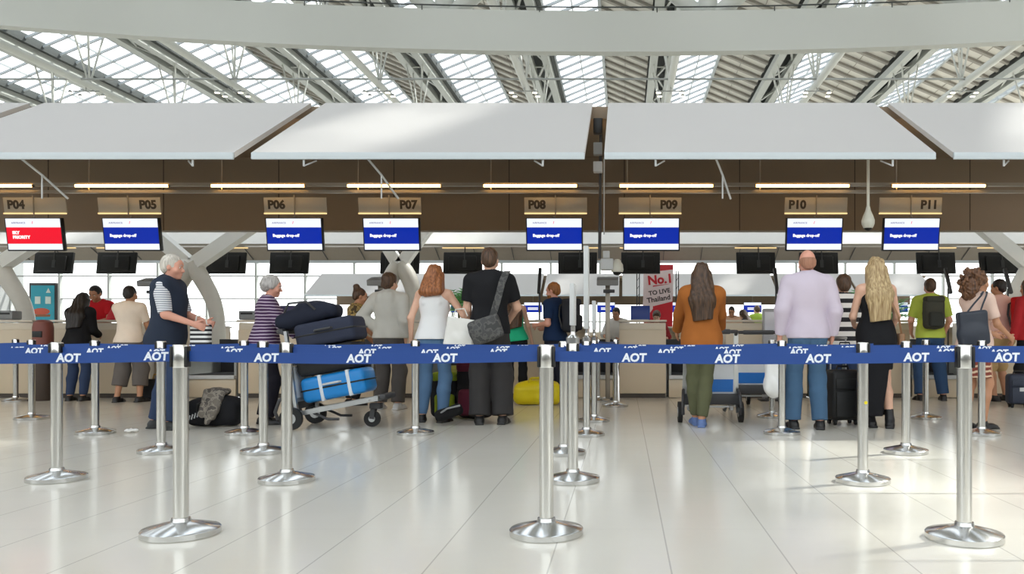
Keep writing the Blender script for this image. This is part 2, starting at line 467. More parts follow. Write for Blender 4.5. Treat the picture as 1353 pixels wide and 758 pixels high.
    def hand(f, D, sd):
        s = f.s*(1.0 if f.sex == 'm' else .9)
        S, E, W, u, n, curl = f.arm[sd]; W = W*f.s
        v = np.cross(u, n)          # across the palm
        if (v @ V3(0,1,0)) < 0 and abs(v[1]) > .2: v = -v   # thumb side looks ahead where it can
        D.cap(W, W + u*.05*s, .024*s, .026*s, k=.012)
        for q in (-.024, -.008, .008, .024):
            D.cap(W + u*.03*s + v*q*.7*s, W + u*.088*s + v*q*s, .015*s, .0125*s, k=.012)
        for i, q in enumerate((.029, .010, -.010, -.028)):
            L = (.92, 1.0, .95, .76)[i]
            p = W + u*.09*s + v*q*s; d = nrm(u + v*q*2.2)
            for j, l in enumerate((.040, .027, .020)):
                d = nrm(d*math.cos(curl) + n*math.sin(curl)) if j or curl > .2 else d
                p2 = p + d*l*L*s; D.cap(p, p2, (.0092-.0008*j)*s, (.0086-.0009*j)*s, k=.004); p = p2
        p = W + u*.028*s + v*.026*s; d = nrm(u*.75 + v*.62 + n*.25)
        for j, l in enumerate((.040, .030)):
            p2 = p + d*l*s; D.cap(p, p2, (.0125-.002*j)*s, (.0105-.001*j)*s, k=.008); p = p2; d = nrm(d*.92 + u*.35 + n*.15)
    def head(f, D):
        s = f.s
        def T(p): return f.Hd(p)*s
        def C(a, b, r1, r2=None, k=.012): D.cap(T(a), T(b), r1*s, (r1 if r2 is None else r2)*s, k=k*s)
        def E(c, r, k=.02, op='u'): D.ell(T(c), np.array(r)*s, f.HR, k=k*s, op=op)
        w = 1.0 if f.sex == 'm' else .95
        D.cap(f.U(V3(0,-.015,1.44))*s, T((0,.005,1.57)), .056*w*s, .05*w*s, k=.03*s)
        E((0,-.005,1.655), (.075*w,.094,.094)); E((0,.035,1.592), (.058*w,.066,.07), k=.03); E((0,.082,1.538), (.024,.02,.02), k=.03)
        E((0,.07,1.665), (.055,.03,.035), k=.03)
        C((0,.098,1.635), (0,.118,1.602), .009, .0125); E((0,.108,1.598), (.017,.012,.009), k=.008)
        E((0,.098,1.572), (.024,.012,.006), k=.006); E((0,.097,1.561), (.021,.012,.007), k=.006)
        for sd in (1,-1):
            E((sd*.031,.103,1.636), (.016,.012,.010), k=.010, op='s')
            E((sd*.046,.072,1.598), (.026,.024,.024), k=.03)
            E((sd*.075*w,.0,1.622), (.011,.020,.031), k=.008)
    def body(f, vox, bare=(1,-1)):
        D = SDF(vox, .03); s = f.s
        f.torso(D); f.seat(D); f.legs(D); f.arms(D, ends=False); f.head(D)
        for sd in (1,-1): f.hand(D, sd); f.foot(D, sd)
        return D

def eyes(f, root, mw, skin):
    s = f.s
    for sd in (1,-1):
        b = MB(); c = f.Hd(V3(sd*.031,.0882,1.6345))*s
        b.m(0).ball((0,0,0), .0108*s, 10, 8); b.m(1).ball(f.HR @ V3(0,.0048,-.001)*s, .0074*s, 10, 6)
        b.xf(Matrix.Translation(Vector(c))); b.build('eye', [mw, mat('iris', (45,32,24), .2)], root)

def brows(f, root, m):
    s = f.s
    for sd in (1,-1):
        b = MB(); b.tube([f.Hd(V3(sd*.014,.106,1.654))*s, f.Hd(V3(sd*.032,.103,1.661))*s, f.Hd(V3(sd*.05,.088,1.655))*s], .004*s, 6, rs=[.0026*s,.0036*s,.0018*s])
        b.build('eyebrow', m, root)

def hair(f, style, vox=.008):
    s = f.s; D = SDF(vox, .02)
    w = 1.0 if f.sex == 'm' else .95
    def T(p): return f.Hd(p)*s
    def E(c, r, k=.02, op='u'): D.ell(T(c), np.array(r)*s, f.HR, k=k*s, op=op)
    def C(a, b, r1, r2, k=.03, q=1.0): D.cap(T(a), T(b), r1*s, r2*s, k=k*s, q=q)
    def CU(a, b, r1, r2, k=.04, q=1.0): D.cap(T(a), f.U(V3(*b))*s, r1*s, r2*s, k=k*s, q=q)
    if style == 'short':
        E((0,-.013,1.664), (.083*w,.10,.097)); E((0,-.05,1.62), (.072,.055,.07))
        E((0,.12,1.595), (.10,.092,.085), k=.012, op='s'); E((0,.03,1.53), (.12,.075,.075), k=.012, op='s')
        D.fn = lambda x,y,z: .003*np.sin(95*x+20*z)*np.sin(80*y+60*z)
    elif style == 'short_full':
        E((0,-.014,1.672), (.093*w,.108,.10)); E((0,-.052,1.615), (.078,.062,.075)); E((0,.05,1.725), (.06,.05,.035))
        E((0,.125,1.59), (.105,.09,.09), k=.012, op='s'); E((0,.03,1.52), (.13,.07,.07), k=.012, op='s')
        D.fn = lambda x,y,z: .004*np.sin(75*x+20*z)*np.sin(60*y+60*z)
    elif style == 'balding':
        E((0,-.02,1.635), (.082*w,.09,.062)); E((0,-.055,1.60), (.068,.045,.05))
        E((0,.12,1.62), (.12,.10,.12), k=.012, op='s'); E((0,-.0,1.73), (.07,.085,.055), k=.01, op='s'); E((0,.03,1.53), (.12,.075,.07), k=.012, op='s')
    elif style == 'old_short':
        E((0,-.02,1.675), (.098,.108,.098)); E((0,-.06,1.625), (.086,.068,.075))
        for i in range(18):
            a = 2*PI*i/18*3.1; z = 1.62 + .115*(i/18.0); r = .088*math.cos((i/18.0)*1.1)
            E((r*math.sin(a), -.03 + r*math.cos(a)*.9*(1 if math.cos(a) < .5 else .7), z), (.03,.03,.028))
        E((0,.125,1.60), (.11,.09,.082), k=.012, op='s'); E((0,.03,1.525), (.13,.075,.07), k=.012, op='s')
    elif style in ('long', 'long_wide', 'shoulder', 'blonde'):
        E((0,-.016,1.668), (.088,.104,.10)); E((0,-.05,1.61), (.086,.066,.10))
        z1 = {'long':1.16, 'long_wide':1.10, 'shoulder':1.42, 'blonde':1.12}[style]; wd = {'long':.062,'long_wide':.07,'shoulder':.06,'blonde':.06}[style]
        for q in (-1, -.35, .35, 1):
            CU((q*.055,-.045,1.62), (q*.075,-.125,1.36 if z1 < 1.36 else z1+.04), .05, wd)
            if z1 < 1.36: D.cap(f.U(V3(q*.075,-.125,1.36))*s, f.U(V3(q*.06,-.132,z1-.03))*s, wd*s, .045*s, k=.06*s)
        for sd in (1,-1): CU((sd*.074,.01,1.64), (sd*.095,-.05,1.44 if style != 'shoulder' else 1.47), .03, .035)
        E((0,.118,1.60), (.078,.088,.088), k=.012, op='s')
        D.cut(f.U(V3(0,-.12,z1-.02))*s, f.R @ nrm(V3(.12,0,-1)))
        D.fn = lambda x,y,z: .004*np.sin(120*x+9*z+4*np.sin(9*z)) + .003*np.sin(60*x-14*z)
    elif style == 'bun':
        E((0,-.014,1.664), (.083*w,.10,.096)); E((0,-.05,1.62), (.072,.055,.07)); E((0,-.085,1.755), (.05,.05,.045)); E((0,-.07,1.715), (.04,.04,.03))
        E((0,.12,1.595), (.10,.092,.085), k=.012, op='s'); E((0,.03,1.53), (.12,.075,.075), k=.012, op='s')
        D.fn = lambda x,y,z: .003*np.sin(95*x+20*z)*np.sin(80*y+60*z)
    elif style == 'curly':
        rnd = random.Random(3)
        E((0,-.045,1.665), (.122,.122,.112)); E((0,-.10,1.57), (.125,.085,.13)); E((0,-.11,1.48), (.10,.06,.07))
        D.fn = lambda x,y,z: .009*np.sin(62*x+3*np.sin(40*z))*np.sin(58*y+2)*np.sin(66*z+1) + .006*np.sin(110*x+40*z)*np.sin(120*z+60*y)
        for i in range(40):
            a = rnd.uniform(0, 2*PI); h = rnd.uniform(-1.15, 1)
            r = .135*math.sqrt(max(0.25, 1-h*h*.7)); c = (r*math.sin(a), -.075 + r*math.cos(a), 1.60 + .155*h)
            if c[1] > .03 and c[2] < 1.70: continue
            q = rnd.uniform(.018,.027); E(c, (q,q,q*1.2), k=.008)
        E((0,.125,1.59), (.075,.095,.09), k=.012, op='s')
    return D

def shirt(f, e=.016, hem=.90, sleeve=.55, cuff=None, neck=.074, neckz=1.50, vox=.009, fold=.004, strap=None, arms=(1,-1), flare=0.0):
    D = SDF(vox, .03); s = f.s
    f.torso(D, e, top=strap is None)
    if strap is not None:
        for sd in (1,-1):
            pts = [f.U(V3(sd*strap,-.10,1.33))*s, f.U(V3(sd*strap*.95,-.03,1.475))*s, f.U(V3(sd*strap,.09,1.34))*s]
            for a, b in zip(pts, pts[1:]): D.cap(a, b, .024*s, .024*s, k=.02)
    if hem < 1.0:
        c0 = f.U(V3(0,-.005,1.02))*s; c1 = f.U(V3(0,-.008,hem))*s; g = f.g
        D.cap(c0, c1, (.148*g+e)*s, (.163*g+e+flare)*s, fb=1, k=.05, q=.74)
    if hem < .96: f.seat(D, max(e + .004, .034))
    if sleeve > 0: f.arms(D, e, sleeve, cuff, sides=arms)
    D.fn = folds(fold)
    up = f.R @ V3(0,0,1)
    D.cut(f.U(V3(0,0,hem))*s, -up)
    if strap is None: D.ell(f.U(V3(0,.012,neckz+.03))*s, np.array((neck,neck*1.05,.07))*s, f.R, k=.004, op='s')
    return D

def trousers(f, e=.016, knee=.0, hemr=.062, hemf=.97, waist=1.03, vox=.009, fold=.004, sides=(1,-1)):
    D = SDF(vox, .03); s = f.s
    f.seat(D, e); f.legs(D, e, knee, hemf=hemf, hemr=hemr, sides=sides)
    D.cap((f.hip+V3(0,0,.02))*s, f.U(V3(0,0,waist))*s, (.155*f.g+e*.6)*s, (.15*f.g+e*.6)*s, fb=1, k=.03, q=.74)
    D.fn = folds(fold, 17, 13, 1.)
    return D

def shoe(f, sd, e=.011, vox=.007, high=0.0, heel=0.0):
    D = SDF(vox, .02); s = f.s
    R, T = f.foot(D, sd, e)
    A = f.leg[sd][2]; K = f.leg[sd][1]
    if high: D.cap(A*s, (A + nrm(K-A)*high)*s, (.045)*s, (.048)*s, fb=1, k=.02)
    n = R @ V3(0,0,-1)
    D.sbox(T((.0,.05,-.078)), np.array((.043,.135,.012))*s, .01*s, R, k=.012)
    D.cut(T((0,0,-.0845)), n)
    if not high: D.ell(T((0,-.01,.03)), np.array((.055,.06,.035))*s, R, k=.005, op='s')
    return D

SKIN = {}
def skin(n):
    return mat('skin_'+n, {'fair':(222,176,150), 'tan':(190,138,105), 'pink':(220,160,138), 'brown':(150,100,72), 'olive':(200,152,118)}[n], .5, var=.05, scale=14)

def person(label, px, d, fig, yaw, sk, wear, hairspec=None, face=True, vox=.0085, group=None, brow=None):
    """wear: list of (name, SDF-or-mesh-function, material). The body is the top-level mesh; clothes and hair are its children."""
    f = fig
    me = f.body(vox).mesh('person'); me.materials.append(skin(sk))
    root = link('person', me, None, (X(px, d), d, 0.0), (0, 0, math.radians(yaw)))
    tag(root, label, 'person', group)
    for name, D, m in wear:
        soft(name, D, m, root)
    if hairspec:
        soft('hair', hair(f, hairspec[0]), hairspec[1], root)
    if face:
        eyes(f, root, mat('eye_white', (225,220,212), .3, var=0), None)
        brows(f, root, brow or (hairspec[1] if hairspec else mat('brow', (90,70,55))))
    return root
# ---------------------------------------------------------------- camera, sky, sun
cam = bpy.data.objects.new('camera', bpy.data.cameras.new('camera')); COL.objects.link(cam); scene.camera = cam
cam.data.sensor_width = 36; cam.data.lens = F/1353*36; cam.data.shift_x = -(PX0-676.5)/1353; cam.data.shift_y = (PY0-379)/1353
cam.location = (0, 0, EYE); cam.rotation_euler = (PI/2, 0, 0); cam.data.clip_end = 500
vs = scene.view_settings; vs.view_transform = 'Standard'; vs.look = 'None'; vs.gamma = 1; vs.exposure = EXPO; vs.use_curve_mapping = False
w = bpy.data.worlds.new('sky'); scene.world = w; w.use_nodes = True; nt = w.node_tree
bg = nt.nodes['Background']; tc = nt.nodes.new('ShaderNodeTexCoord'); sp = nt.nodes.new('ShaderNodeSeparateXYZ'); nt.links.new(tc.outputs['Generated'], sp.inputs[0])
cr = nt.nodes.new('ShaderNodeValToRGB'); e = cr.color_ramp.elements
e[0].position = 0.0; e[0].color = (.45,.45,.43,1); e[1].position = 1.0; e[1].color = (.84,.90,1.0,1)
q = cr.color_ramp.elements.new(.5); q.color = (1,.98,.95,1); q = cr.color_ramp.elements.new(.49); q.color = (.55,.55,.52,1)
mr = nt.nodes.new('ShaderNodeMapRange'); mr.inputs[1].default_value = -1; mr.inputs[2].default_value = 1
nt.links.new(sp.outputs[2], mr.inputs[0]); nt.links.new(mr.outputs[0], cr.inputs[0])
nz = nt.nodes.new('ShaderNodeTexNoise'); nz.inputs['Scale'].default_value = 3; nz.inputs['Detail'].default_value = 5; nt.links.new(tc.outputs['Generated'], nz.inputs['Vector'])
mx = nt.nodes.new('ShaderNodeMix'); mx.data_type = 'RGBA'; mx.inputs[7].default_value = (1,1,1,1)
cm = nt.nodes.new('ShaderNodeMapRange'); cm.inputs[1].default_value = .42; cm.inputs[2].default_value = .62; cm.inputs[4].default_value = .8; nt.links.new(nz.outputs['Fac'], cm.inputs[0])
nt.links.new(cm.outputs[0], mx.inputs[0]); nt.links.new(cr.outputs[0], mx.inputs[6]); nt.links.new(mx.outputs[2], bg.inputs[0]); bg.inputs[1].default_value = SKY
sl = bpy.data.lights.new('sun', 'SUN'); sl.energy = SUN; sl.angle = math.radians(1.6); sl.color = (1, .95, .86)
so = bpy.data.objects.new('sun', sl); COL.objects.link(so)
so.rotation_euler = Vector(SUND).to_track_quat('-Z', 'Y').to_euler()

# ---------------------------------------------------------------- materials of the building
STEEL = mat('white_steel', (190,192,186), .5, var=.03); STEELT = mat('truss_paint', (164,167,162), .5, var=.03); STEELD = mat('grey_steel', (150,153,150), .5, var=.04)
GUT = mat('gutter_dark', (58,62,60), .7); GIRD = mat('girder_paint', (186,188,182), .55, var=.02, scale=.6)
BAR = mat('glazing_bar', (150,156,158), .5); LOUV = mat('roof_lining', (198,195,187), .8, var=.04, scale=1.5); PURL = mat('purlin', (140,136,127), .7)
PANE = mat_glass('roof_glass', (236,242,246), .06); FPANE = mat_glass('facade_glass', (238,243,244), .08)
AWN = mat('awning_cloth', (190,187,184), .75, var=.02, scale=.8); RIM = mat('awning_rim', (196,204,208), .4, var=.02)
BROWN = mat('brown_board', (134,117,97), .6, var=.06, scale=.7); WHITEW = mat('white_board', (226,224,218), .6, var=.03)
UNDER = mat('underside', (150,140,128), .7); RAILM = mat('rail_metal', (150,142,130), .35, .6, var=.03)
BEIGE = mat('desk_laminate', (206,190,164), .38, var=.03, scale=3.); TOP = mat('desk_top', (216,206,190), .3, var=.03); PLINTH = mat('plinth', (70,62,54), .6)
CHROME = mat('brushed_steel', (216,215,211), .17, 1.0, var=.02); CHROMED = mat('steel_base', (206,206,204), .2, 1.0, var=.02)
BLK = mat('black_plastic', (14,14,15), .45, var=.03); DGR = mat('dark_grey', (62,62,64), .5); GREY = mat('mid_grey', (140,142,142), .5); RUB = mat('rubber', (26,26,27), .7); LGR = mat('light_grey', (196,198,198), .5)
BELT = mat('belt_blue', (20,64,136), .6, var=.04, scale=4.); BELTW = mat('belt_print', (226,232,240), .6, var=0)
TUBE = mat('warm_tube', (255,196,112), emit=TUBEP); LAMPW = mat('lamp_glow', (255,240,205), emit=5.0)
SWHITE = mat('screen_white', (238,244,255), emit=SCR); SBLUE = mat('screen_blue', (2,40,160), emit=SCR); SRED = mat('screen_red', (236,16,44), emit=SCR); STXT = mat('screen_text', (255,255,255), emit=SCR); SGREY = mat('screen_grey', (110,112,140), emit=SCR)
SKYB = mat('screen_cyan', (60,150,220), emit=SCR)

# ---------------------------------------------------------------- floor
m = bpy.data.materials.new('polished_tiles'); m.use_nodes = True; nt = m.node_tree; b = nt.nodes['Principled BSDF']
tc = nt.nodes.new('ShaderNodeTexCoord'); sp = nt.nodes.new('ShaderNodeSeparateXYZ'); nt.links.new(tc.outputs['Object'], sp.inputs[0])
def joint(o, off, per):
    a = nt.nodes.new('ShaderNodeMath'); a.operation = 'SUBTRACT'; a.inputs[1].default_value = off
    d = nt.nodes.new('ShaderNodeMath'); d.operation = 'DIVIDE'; d.inputs[1].default_value = per
    fr = nt.nodes.new('ShaderNodeMath'); fr.operation = 'FRACT'; s = nt.nodes.new('ShaderNodeMath'); s.operation = 'SUBTRACT'; s.inputs[1].default_value = .5
    ab = nt.nodes.new('ShaderNodeMath'); ab.operation = 'ABSOLUTE'; g = nt.nodes.new('ShaderNodeMath'); g.operation = 'GREATER_THAN'; g.inputs[1].default_value = .5-.0035/per
    nt.links.new(o, a.inputs[0]); nt.links.new(a.outputs[0], d.inputs[0]); nt.links.new(d.outputs[0], fr.inputs[0]); nt.links.new(fr.outputs[0], s.inputs[0]); nt.links.new(s.outputs[0], ab.inputs[0]); nt.links.new(ab.outputs[0], g.inputs[0])
    return g.outputs[0]
jx = joint(sp.outputs[0], .19, .5); jy = joint(sp.outputs[1], .1, 1.0)
jl = nt.nodes.new('ShaderNodeMath'); jl.operation = 'MULTIPLY'; jl.inputs[1].default_value = .25; nt.links.new(jy, jl.inputs[0])
jm = nt.nodes.new('ShaderNodeMath'); jm.operation = 'MAXIMUM'; nt.links.new(jx, jm.inputs[0]); nt.links.new(jl.outputs[0], jm.inputs[1])
jf = nt.nodes.new('ShaderNodeMath'); jf.operation = 'MULTIPLY'; jf.inputs[1].default_value = .5; nt.links.new(jm.outputs[0], jf.inputs[0])
nz = nt.nodes.new('ShaderNodeTexNoise'); nz.inputs['Scale'].default_value = 1.4; nz.inputs['Detail'].default_value = 4; nt.links.new(tc.outputs['Object'], nz.inputs['Vector'])
m1 = nt.nodes.new('ShaderNodeMix'); m1.data_type = 'RGBA'; m1.inputs[6].default_value = lin((220,215,202)); m1.inputs[7].default_value = lin((230,226,215)); nt.links.new(nz.outputs['Fac'], m1.inputs[0])
m2 = nt.nodes.new('ShaderNodeMix'); m2.data_type = 'RGBA'; m2.inputs[7].default_value = lin((150,146,138)); nt.links.new(jf.outputs[0], m2.inputs[0]); nt.links.new(m1.outputs[2], m2.inputs[6])
nt.links.new(m2.outputs[2], b.inputs['Base Color']); b.inputs['Roughness'].default_value = .17; b.inputs['Specular IOR Level'].default_value = .55
nz2 = nt.nodes.new('ShaderNodeTexNoise'); nz2.inputs['Scale'].default_value = 2.5; nt.links.new(tc.outputs['Object'], nz2.inputs['Vector'])
bp = nt.nodes.new('ShaderNodeBump'); bp.inputs['Strength'].default_value = .03; bp.inputs['Distance'].default_value = .02; nt.links.new(nz2.outputs['Fac'], bp.inputs['Height']); nt.links.new(bp.outputs[0], b.inputs['Normal'])
tag(MB().box((-70,-22,-.2),(62,97,0)).build('floor', m, smooth=False), 'polished cream tile floor of the check-in hall', 'floor', kind='structure')

# ---------------------------------------------------------------- roof: ridges, glazed slopes, lined slopes, gutter trusses
RZ = EYE + 20.0; VZ = RZ - 1.3; PER = 8.2; Y0, Y1 = -20.0, 96.0
glass_bars = MB(); w_half = 3.1
def slope_bars(xa, za, xb, zb, mb, step=1.6, wd=.13, ht=.15):
    n = int((Y1-Y0)/step)
    for i in range(n+1):
        y = Y0 + i*step; mb.bar((xa, y, za-ht/2), (xb, y, zb-ht/2), wd, ht)
for n_, k in enumerate(range(-7, 6)):
    xr = -1.5 + PER*k
    g = MB(); g.add([(xr-w_half, Y0, VZ), (xr, Y0, RZ), (xr, Y1, RZ), (xr-w_half, Y1, VZ)], [(0,1,2,3)])
    wo = g.build('window_%d' % (n_+1), PANE, smooth=False); tag(wo, 'glazed roof slope between two gutter trusses', 'skylight', 'glazed roof slopes', 'structure')
    fb = MB(); slope_bars(xr-w_half, VZ, xr, RZ, fb)
    fb.bar((xr-w_half/2, Y0, (RZ+VZ)/2-.1), (xr-w_half/2, Y1, (RZ+VZ)/2-.1), .07, .12)
    fb.bar((xr, Y0, RZ-.12), (xr, Y1, RZ-.12), .2, .26)
    fb.build('window_frame', BAR, wo, smooth=False)
    c = MB(); c.add([(xr, Y0, RZ), (xr+w_half, Y0, VZ), (xr+w_half, Y1, VZ), (xr, Y1, RZ), (xr, Y0, RZ+.12), (xr+w_half, Y0, VZ+.12), (xr+w_half, Y1, VZ+.12), (xr, Y1, RZ+.12)], [(0,1,2,3),(7,6,5,4),(0,4,5,1),(1,5,6,2),(2,6,7,3),(3,7,4,0)])
    co = c.build('ceiling', LOUV, smooth=False); tag(co, 'lined opaque roof slope with brown purlins', 'ceiling', 'lined roof slopes', 'structure')
    fb = MB(); slope_bars(xr, RZ-.02, xr+w_half, VZ-.02, fb, 1.6, .34, .16)
    fb.bar((xr+w_half*.5, Y0, (RZ+VZ)/2-.02), (xr+w_half*.5, Y1, (RZ+VZ)/2-.02), .03, .03)
    fb.build('purlin', PURL, co, smooth=False)
    # gutter truss: two box chords, dark gutter plate, zigzag web, bottom tube with V hangers
    xc = xr + w_half + 1.0
    t = thing('roof_beam', 'light grey roof truss with twin chords under a gutter', 'roof truss', (xc, 0, 0), 0, 'roof trusses', 'structure')
    p = MB(); p.box((-1.0, Y0, VZ+.1), (1.0, Y1, VZ+.2)); p.box((.72, Y0, VZ-.35), (1.0, Y1, VZ+.1)); p.build('gutter_plate', GUT, t, smooth=False)
    p = MB(); p.box((-.92, Y0, VZ-.75), (-.42, Y1, VZ-.3)); p.box((.22, Y0, VZ-.75), (.7, Y1, VZ-.3)); p.build('top_chord', STEELT, t, smooth=False)
    p = MB(); y = Y0; sgn = 1
    while y < Y1-3: p.bar((-.42*sgn, y, VZ-.52), (.3*sgn, y+3, VZ-.52), .14, .14); y += 3; sgn = -sgn
    p.build('web', STEELT, t, smooth=False)
    p = MB(); p.cyl((0, Y0, 15.1), (0, Y1, 15.1), .2, 12); p.build('bottom_chord', STEEL, t)
    p = MB(); y = 2.0
    while y < Y1:
        for sx in (-.65, .46):
            p.cyl((0, y, 15.1), (sx, y-.9, VZ-.7), .055, 6); p.cyl((0, y, 15.1), (sx, y+.9, VZ-.7), .055, 6)
        p.cyl((-.65, y, VZ-.6), (.46, y, VZ-.6), .05, 6); y += 9.0
    p.build('hanger', STEEL, t)
for i, (y, z, r) in enumerate(((46., 15.15, .06), (58., 15.15, .06), (66., 18.9, .05), (34., 15.15, .06))):
    tag(MB().cyl((-62, y, z), (46, y, z), r, 8).build('roof_beam', STEELD), 'thin cross tie running across all the roof trusses', 'cross tie', 'cross ties of the roof', 'structure')
# deep sagging girder that crosses the hall
def gz(x): return 9.66 + .00225*(x+.1)**2
p = MB(); N = 60; vs_ = []; fs_ = []
for i in range(N+1):
    x = -62 + 108*i/N; z = gz(x)
    vs_ += [(x, 25.5, z), (x, 25.9, z), (x, 25.9, z+1.25), (x, 25.5, z+1.25)]
for i in range(N):
    a = 4*i
    for q in range(4): fs_.append((a+q, a+4+q, a+4+(q+1) % 4, a+(q+1) % 4))
fs_ += [(0,1,2,3), (4*N+3,4*N+2,4*N+1,4*N)]
p.add(vs_, fs_)
gt = thing('roof_beam', 'deep pale grey box girder sagging across the hall below the roof', 'girder', (0,0,0), kind='structure')
p.build('girder_box', GIRD, gt)
p = MB(); q = []
for i in range(61):
    x = -62 + 108*i/60; q.append((x, 25.5, gz(x)+1.36))
    if i % 2: p.cyl((x, 25.5, gz(x)+1.2), (x, 25.5, gz(x)+1.38), .018, 6)
p.tube(q, .022, 6); p.build('safety_cable', GUT, gt)
p = MB()
for i in range(-5, 5):
    x = -1.5+PER*i; xa = x + 4.1; za = gz(xa)+1.2; zm = gz(x)+1.2
    p.cyl((xa, 25.95, za), (xa, 25.95, VZ-.75), .30, 14)
    p.cyl((xa-.2, 25.95, za), (xa-4.0, 25.95, za+3.4), .26, 12); p.cyl((xa+.2, 25.95, za), (xa+4.0, 25.95, za+3.4), .26, 12)
p.build('strut', GIRD, gt)
# lamps on the bottom chords
for k in range(-4, 3):
    xc = -1.5 + PER*k + 4.1
    for yy in (46.7,):
        t = thing('high_bay_lamp', 'cluster of four small glowing roof lamps on a truss', 'lamp', (xc, yy, 14.57), 0, 'roof lamp clusters')
        p = MB(); p.bar((-.75,0,.12),(.75,0,.12),.05,.05); p.bar((0,-.5,.12),(0,.5,.12),.05,.05); p.cyl((0,0,.12),(0,0,.325),.03,8); p.build('mount', STEELD, t)
        for sx, sy in ((-.7,-.3),(-.6,.4),(.6,-.3),(.7,.4)):
            p = MB(); p.lathe([(.03,.16),(.08,.12),(.15,0),(.001,0.01)], 14, (sx, sy, -.06)); p.build('reflector', STEELD, t)
            p = MB(); p.lathe([(.001,-.03),(.13,-.015),(.13,0),(.001,0)], 14, (sx, sy, -.06)); p.build('lens', LAMPW, t)

# ---------------------------------------------------------------- end wall of glass, added unseen side and back walls
wo = MB().add([(-70, 95, 0), (62, 95, 0), (62, 95, 19.2), (-70, 95, 19.2)], [(0,1,2,3)]).build('window_20', FPANE, smooth=False)
tag(wo, 'tall glazed end wall of the hall behind the desks', 'glass wall', kind='structure')
p = MB(); x = -70.
while x <= 62: p.box((x-.11, 94.8, 0), (x+.11, 95.3, 19.2)); x += 5.6
for z in (2.6, 5.2, 7.8, 10.4, 13.0, 16.): p.box((-70, 94.9, z-.07), (62, 95.2, z+.07))
p.build('window_frame', STEELD, wo, smooth=False)
tag(MB().box((-70.3,-22,0),(-70,97,22)).build('added_wall_left', mat('wall_side', (128,130,130), .6), smooth=False), 'unseen grey side wall, added to darken reflections', 'wall', kind='structure')  # side walls added out of view, mid-grey to give the chrome posts contrast
tag(MB().box((62,-22,0),(62.3,97,22)).build('added_wall_right', mat('wall_side', (128,130,130)), smooth=False), 'unseen grey side wall opposite, added to darken reflections', 'wall', kind='structure')
tag(MB().box((-70,-22.3,0),(62,-22,5.5)).build('added_wall_back', mat('wall_rear', (104,104,102), .6), smooth=False), 'unseen grey lower wall added behind the viewer to darken reflections', 'wall', kind='structure')  # added out of view and kept dark so the steel posts mirror less brightness
wo = MB().add([(-70, -22, 5.5), (62, -22, 5.5), (62, -22, 19.2), (-70, -22, 19.2)], [(0,1,2,3)]).build('window_21', FPANE, smooth=False)  # unseen glazing, added so sky light reaches surfaces facing the viewer
tag(wo, 'unseen glazing added behind the viewer for frontal light', 'glass wall', kind='structure')
p = MB(); x = -70.
while x <= 62: p.box((x-.11, -22.3, 5.5), (x+.11, -21.8, 19.2)); x += 5.6
for z in (5.6, 9.6, 12.8, 16.): p.box((-70, -22.2, z-.07), (62, -21.9, z+.07))
p.build('window_frame', STEELD, wo, smooth=False)

# ---------------------------------------------------------------- check-in islands
PC = [-.31 + 3.75*k for k in range(-4, 5)]         # middles of the desk pairs (k = -2 is P04/P05)
NUM = {-2: ('P04','P05'), -1: ('P06','P07'), 0: ('P08','P09'), 1: ('P10','P11')}
def awning(x0, x1, dy, label, detail=True):
    t = thing('awning', label, 'awning', ((x0+x1)/2, 8.9+dy, 2.83)); hw = (x1-x0)/2
    p = MB(); c, s = 2.2, 1.17
    p.add([(-hw,.01,.09),(hw,.01,.09),(hw,c,s+.06),(-hw,c,s+.06),(-hw,.02,.03),(hw,.02,.03),(hw,c,s),(-hw,c,s)], [(0,1,2,3),(7,6,5,4),(0,4,5,1),(1,5,6,2),(2,6,7,3),(3,7,4,0)])
    p.build('canopy_cloth', AWN, t, smooth=False)
    p = MB(); p.cbox((0,-.005,.045),(hw*2,.035,.075), r=.008); p.cbox((0,-.008,.018),(hw*2,.03,.02), r=.005); p.build('front_rim', RIM, t)
    if detail:
        for sx in (-hw+.55, hw-.45):
            p = MB(); p.cyl((sx,.02,.02),(sx+.0,.02,-.06),.012,8); p.bar((sx,.02,-.055),(sx-.10*(1 if sx > 0 else -1),.12,.02),.012,.015); p.build('bracket', LGR, t)
        for sx in (-hw+1.2,):
            p = MB(); p.tube([(sx,.1,.05),(sx+.10,.30,-.10),(sx+.22,.55,-.32)],.012,8); p.cyl((sx+.10,.30,-.10),(sx+.10,.30,-.36),.009,8); p.build('strut', LGR, t)
    return t
NAMES = {-4:'desks beyond P02', -3:'P02 and P03', -2:'P05 and P06', -1:'P07 and P08', 0:'P09 and P10', 1:'P11 and the navy suitcase', 2:'the end desks'}
for k in range(-3, 2):
    i = k+4; awning(PC[i]+.075+(.0 if k else .02), PC[i+1]-.115, 0, {-3:'white sloping awning panel cut off above the P04 sign', -2:'white sloping awning panel over the P05 and P06 desks', -1:'white sloping awning panel over the P07 and P08 desks, sunlit patches', 0:'white sloping awning panel over the P09 and P10 desks', 1:'white sloping awning panel above the P11 sign, sunlit'}[k])
